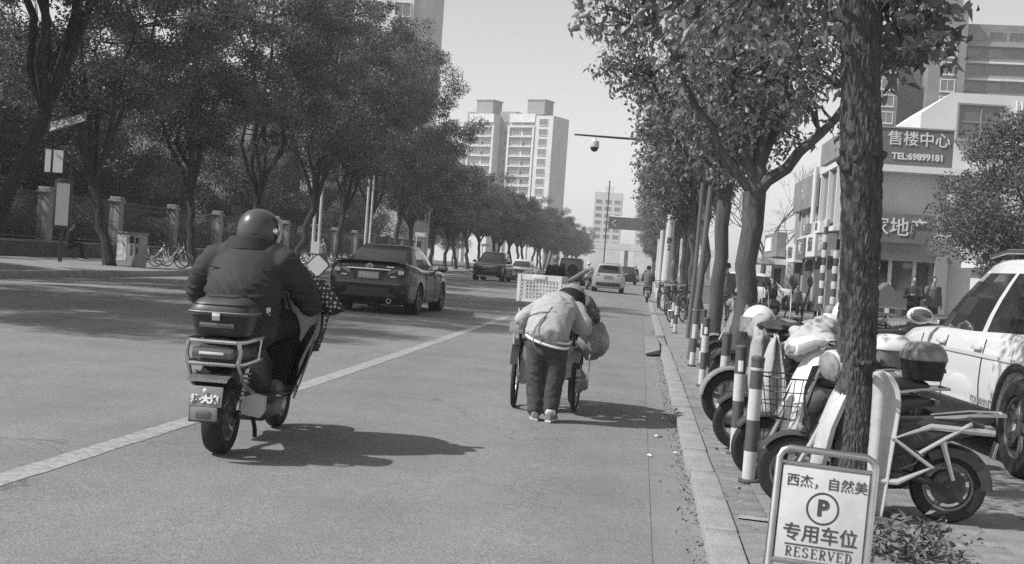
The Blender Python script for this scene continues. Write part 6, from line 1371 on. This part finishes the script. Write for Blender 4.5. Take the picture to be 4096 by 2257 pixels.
MB().box((0, 0, .62), (1.0, .46, 1.2), ch=.02).build('body', mat('bin_grey', .30, .5, .4, var=.15, scale=3), bn); MB().box((0, 0, 1.25), (1.06, .52, .06), ch=.01).build('top', greyp, bn)
MB().box((-.28, -.236, .68), (.42, .02, .95)).build('poster', mat('poster', .48, .5, var=.5, scale=5), bn); MB().box((.12, -.238, 1.0), (.16, .02, .24)).build('opening', blackp, bn); MB().box((.36, -.238, .98), (.12, .02, .2)).build('opening', blackp, bn)
text('可\n回\n收', .13, ink, bn, T(.12, -.242, .60) @ FACE, depth=.004); text('其\n他', .13, ink, bn, T(.36, -.242, .60) @ FACE, depth=.004)
tp = thing('utility_pole', 'twin white poles with a crossarm rising beside the left trees', 'utility pole', (-18.62, 72, .18), R(0))
for sx in (-1, 1): MB().tube([(sx*.17, 0, 0), (sx*.17-.02, 0, 6.9 if sx > 0 else 5.4)], .085, 10).build('pole', mat('pole_white', .55, .6, var=.1, scale=3), tp)
MB().tube([(.16, 0, 6.8), (.17, 0, 8.4)], .03, 8).build('mast', frameW, tp); MB().tube([(-1.55, 0, 6.95), (.75, 0, 6.95)], .05, 8).build('crossarm', greyp, tp); MB().box((0, 0, 1.2), (.5, .3, .7)).build('clamp_box', whitep, tp)
for z in (2.5, 4.2): MB().box((0, 0, z), (.4, .1, .08)).build('bracket', greyp, tp)
for i, y in enumerate((84, 107)):
    t = thing('utility_pole', ('plain pale pole in the left row behind the dark saloon', 'pale double pole beyond the dark saloon')[i], 'utility pole', (-18.4, y, .18))
    MB().tube([(0, 0, 0), (.02, 0, 6)], .08, 10).build('pole', MATS['pole_white'], t); MB().tube([(.3, 0, 0), (.32, 0, 6.3)], .07, 10).build('pole', MATS['pole_white'], t)
for i, y in enumerate((99, 141)):
    t = thing('street_sign', ('low street name sign on a thin post behind the bicycles', 'far thin post with small sign under the left trees')[i], 'street sign', (-17.6, y, .18)); MB().tube([(0, 0, 0), (0, 0, 2.9)], .04, 8).build('post', frameW, t); MB().box((.3, 0, 2.8), (.9, .05, .32)).build('board', whitep, t)
# concrete utility pole on the right, with painted numbers
up = thing('utility_pole', 'leaning white concrete utility pole with black numbers on the right pavement', 'utility pole', (.96, 50, .04)); up.rotation_euler = (0, R(1.2), 0)
MB().lathe([(.19, 0), (.15, 4.2), (.10, 6.5)], 18).build('pole', mat('concrete_pole', .50, .8, .2, var=.08, scale=3), up)
for z, s_ in ((2.55, '西'), (2.28, '2')): text(s_, .26, ink, up, T(0, -.175, z) @ FACE, depth=.01)
for i, y in enumerate((64, 82)): tag(MB().lathe([(.14, 0), (.11, 3.4)], 14).build('marker_pole', MATS['concrete_pole']), ('short pale pole beyond the white utility pole', 'farther short pale pole at the kerb')[i], 'pole').location = (.95+.1*i, y, .04)
# camera arm over the right lane, direction sign farther up
ca = thing('camera_pole', 'dark pole whose long arm carries a white dome camera over the lane', 'camera pole', (1.6, 45, .04))
MB().tube([(0, 0, 0), (0, 0, 5.85)], .09, 10).build('pole', dmetal, ca); MB().tube([(0, 0, 5.85), (-1.5, 0, 5.88), (-4.25, 0, 5.93)], [.06, .045, .03], 8).build('arm', dmetal, ca)
q = MB().lathe([(.0, .36), (.05, .35), (.06, .30), (.15, .24), (.165, .06), (.15, .02)], 20, T(-3.52, 0, 5.50)).build('camera', whitep, ca); MB().lathe([(.145, .04), (.14, -.02), (.10, -.10), (.0, -.145)], 20, T(-3.52, 0, 5.50)).build('dome', blackp, q)
gs = thing('direction_sign', 'dark direction sign on an arm over the far right lane', 'road sign', (2.6, 130, .04))
MB().tube([(0, 0, 0), (0, 0, 6.6)], .13, 10).build('pole', frameW, gs); MB().tube([(0, 0, 6.5), (-6.2, 0, 6.6)], .09, 8).build('arm', frameW, gs); MB().box((-4.2, -.12, 5.95), (4.0, .08, 1.25)).build('board', mat('sign_green', .12, .5, var=.1, scale=1), gs, smooth=0)
q = MB().tube([(-5.4, -.17, 6.25), (-5.8, -.17, 5.95), (-5.4, -.17, 5.65)], .05, 5).build('arrow', whitep, gs); MB().tube([(-6.4, 0, .0), (-6.35, 0, 10.2)], .06, 6).build('thin_mast', dmetal, gs)
# striped posts in front of the shops
for i, (x, h) in enumerate(((4.72, 3.1), (5.02, 2.4), (5.28, 3.1))):
    t = thing('striped_post', ('left', 'middle', 'right')[i]+' one of three striped posts before the shops', 'striped post', (x, 34, .03), 0, 'three striped posts by the shops')
    for k in range(int(h/.2)): MB().lathe([(.05 if k % 2 else .075, k*.2), (.06 if k % 2 else .085, k*.2+.1), (.05 if k % 2 else .075, k*.2+.2)], 12).build('dark_band' if k % 2 else 'white_band', red if k % 2 else bwhite, t)
# stall tables and a low fence by the shops
tb_ = thing('vendor_table', 'low vendor table with boards in front of the striped posts', 'table', (4.9, 30, .03)); MB().box((0, 0, .72), (1.8, .8, .06)).box((0, 0, .55), (1.7, .7, .05)).build('top', greyp, tb_, smooth=0)
for sx in (-1, 1):
    for sy in (-1, 1): MB().box((sx*.8, sy*.33, .34), (.06, .06, .70)).build('leg', dmetal, tb_, smooth=0)
tt = thing('vendor_tent', 'small dark tarpaulin tent by the shop doorway', 'tent', (8.2, 44, .03)); MB().loft([[(-.9, -.5, .7), (.0, -.5, 1.5), (.7, -.5, .7)], [(-.9, .6, .7), (.0, .6, 1.5), (.7, .6, .7)]]).build('tarpaulin', clothM, tt, smooth=0)
for sx in (-1, 1): MB().box((sx*.7, 0, .36), (.05, 1.0, .70)).build('leg', dmetal, tt, smooth=0)
MB().box((0, 0, .68), (1.9, 1.2, .05)).build('table_top', greyp, tt, smooth=0)
# jacket details of the rider: yoke seam, side seam
MB().tube([(-.23, .345, 1.19), (-.12, .305, 1.175), (0, .295, 1.17), (.12, .305, 1.175), (.23, .345, 1.19)], .004, 5).build('yoke_seam', trouD, rd)

gp = np.stack([.425-.10*rs.uniform(0, 1, 1600)**2, rs.uniform(4.6, 30, 1600), np.full(1600, .002)], 1)
objm('kerb_grit', leaf_mesh('kerb_grit', gp, .018, .012, mat('grit', .10, .9, island=.7), 6, .0), None, 'stuff')
gp = np.stack([rs.uniform(.6, 2.3, 260), rs.uniform(4.6, 22, 260), np.full(260, .062)], 1)
objm('pavement_leaves', leaf_mesh('pavement_leaves', gp, .045, .02, MATS['dry_leaf'], 7, .02), None, 'stuff')
# ================================================================ HAZE: thin city air over the whole street
hz_ = MB().box((0, 640, 29.2), (900, 1400, 61.0)).build('haze', mat('haze', .5), None, smooth=0, kind='stuff')
hm_ = bpy.data.materials.new('haze_air'); hm_.use_nodes = True; n = hm_.node_tree; n.nodes.clear()
pv_ = n.nodes.new('ShaderNodeVolumePrincipled'); pv_.inputs['Color'].default_value = (.9, .9, .9, 1); pv_.inputs['Density'].default_value = .0007; pv_.inputs['Anisotropy'].default_value = 0.2
oo_ = n.nodes.new('ShaderNodeOutputMaterial'); n.links.new(pv_.outputs[0], oo_.inputs['Volume']); hz_.data.materials.clear(); hz_.data.materials.append(hm_)
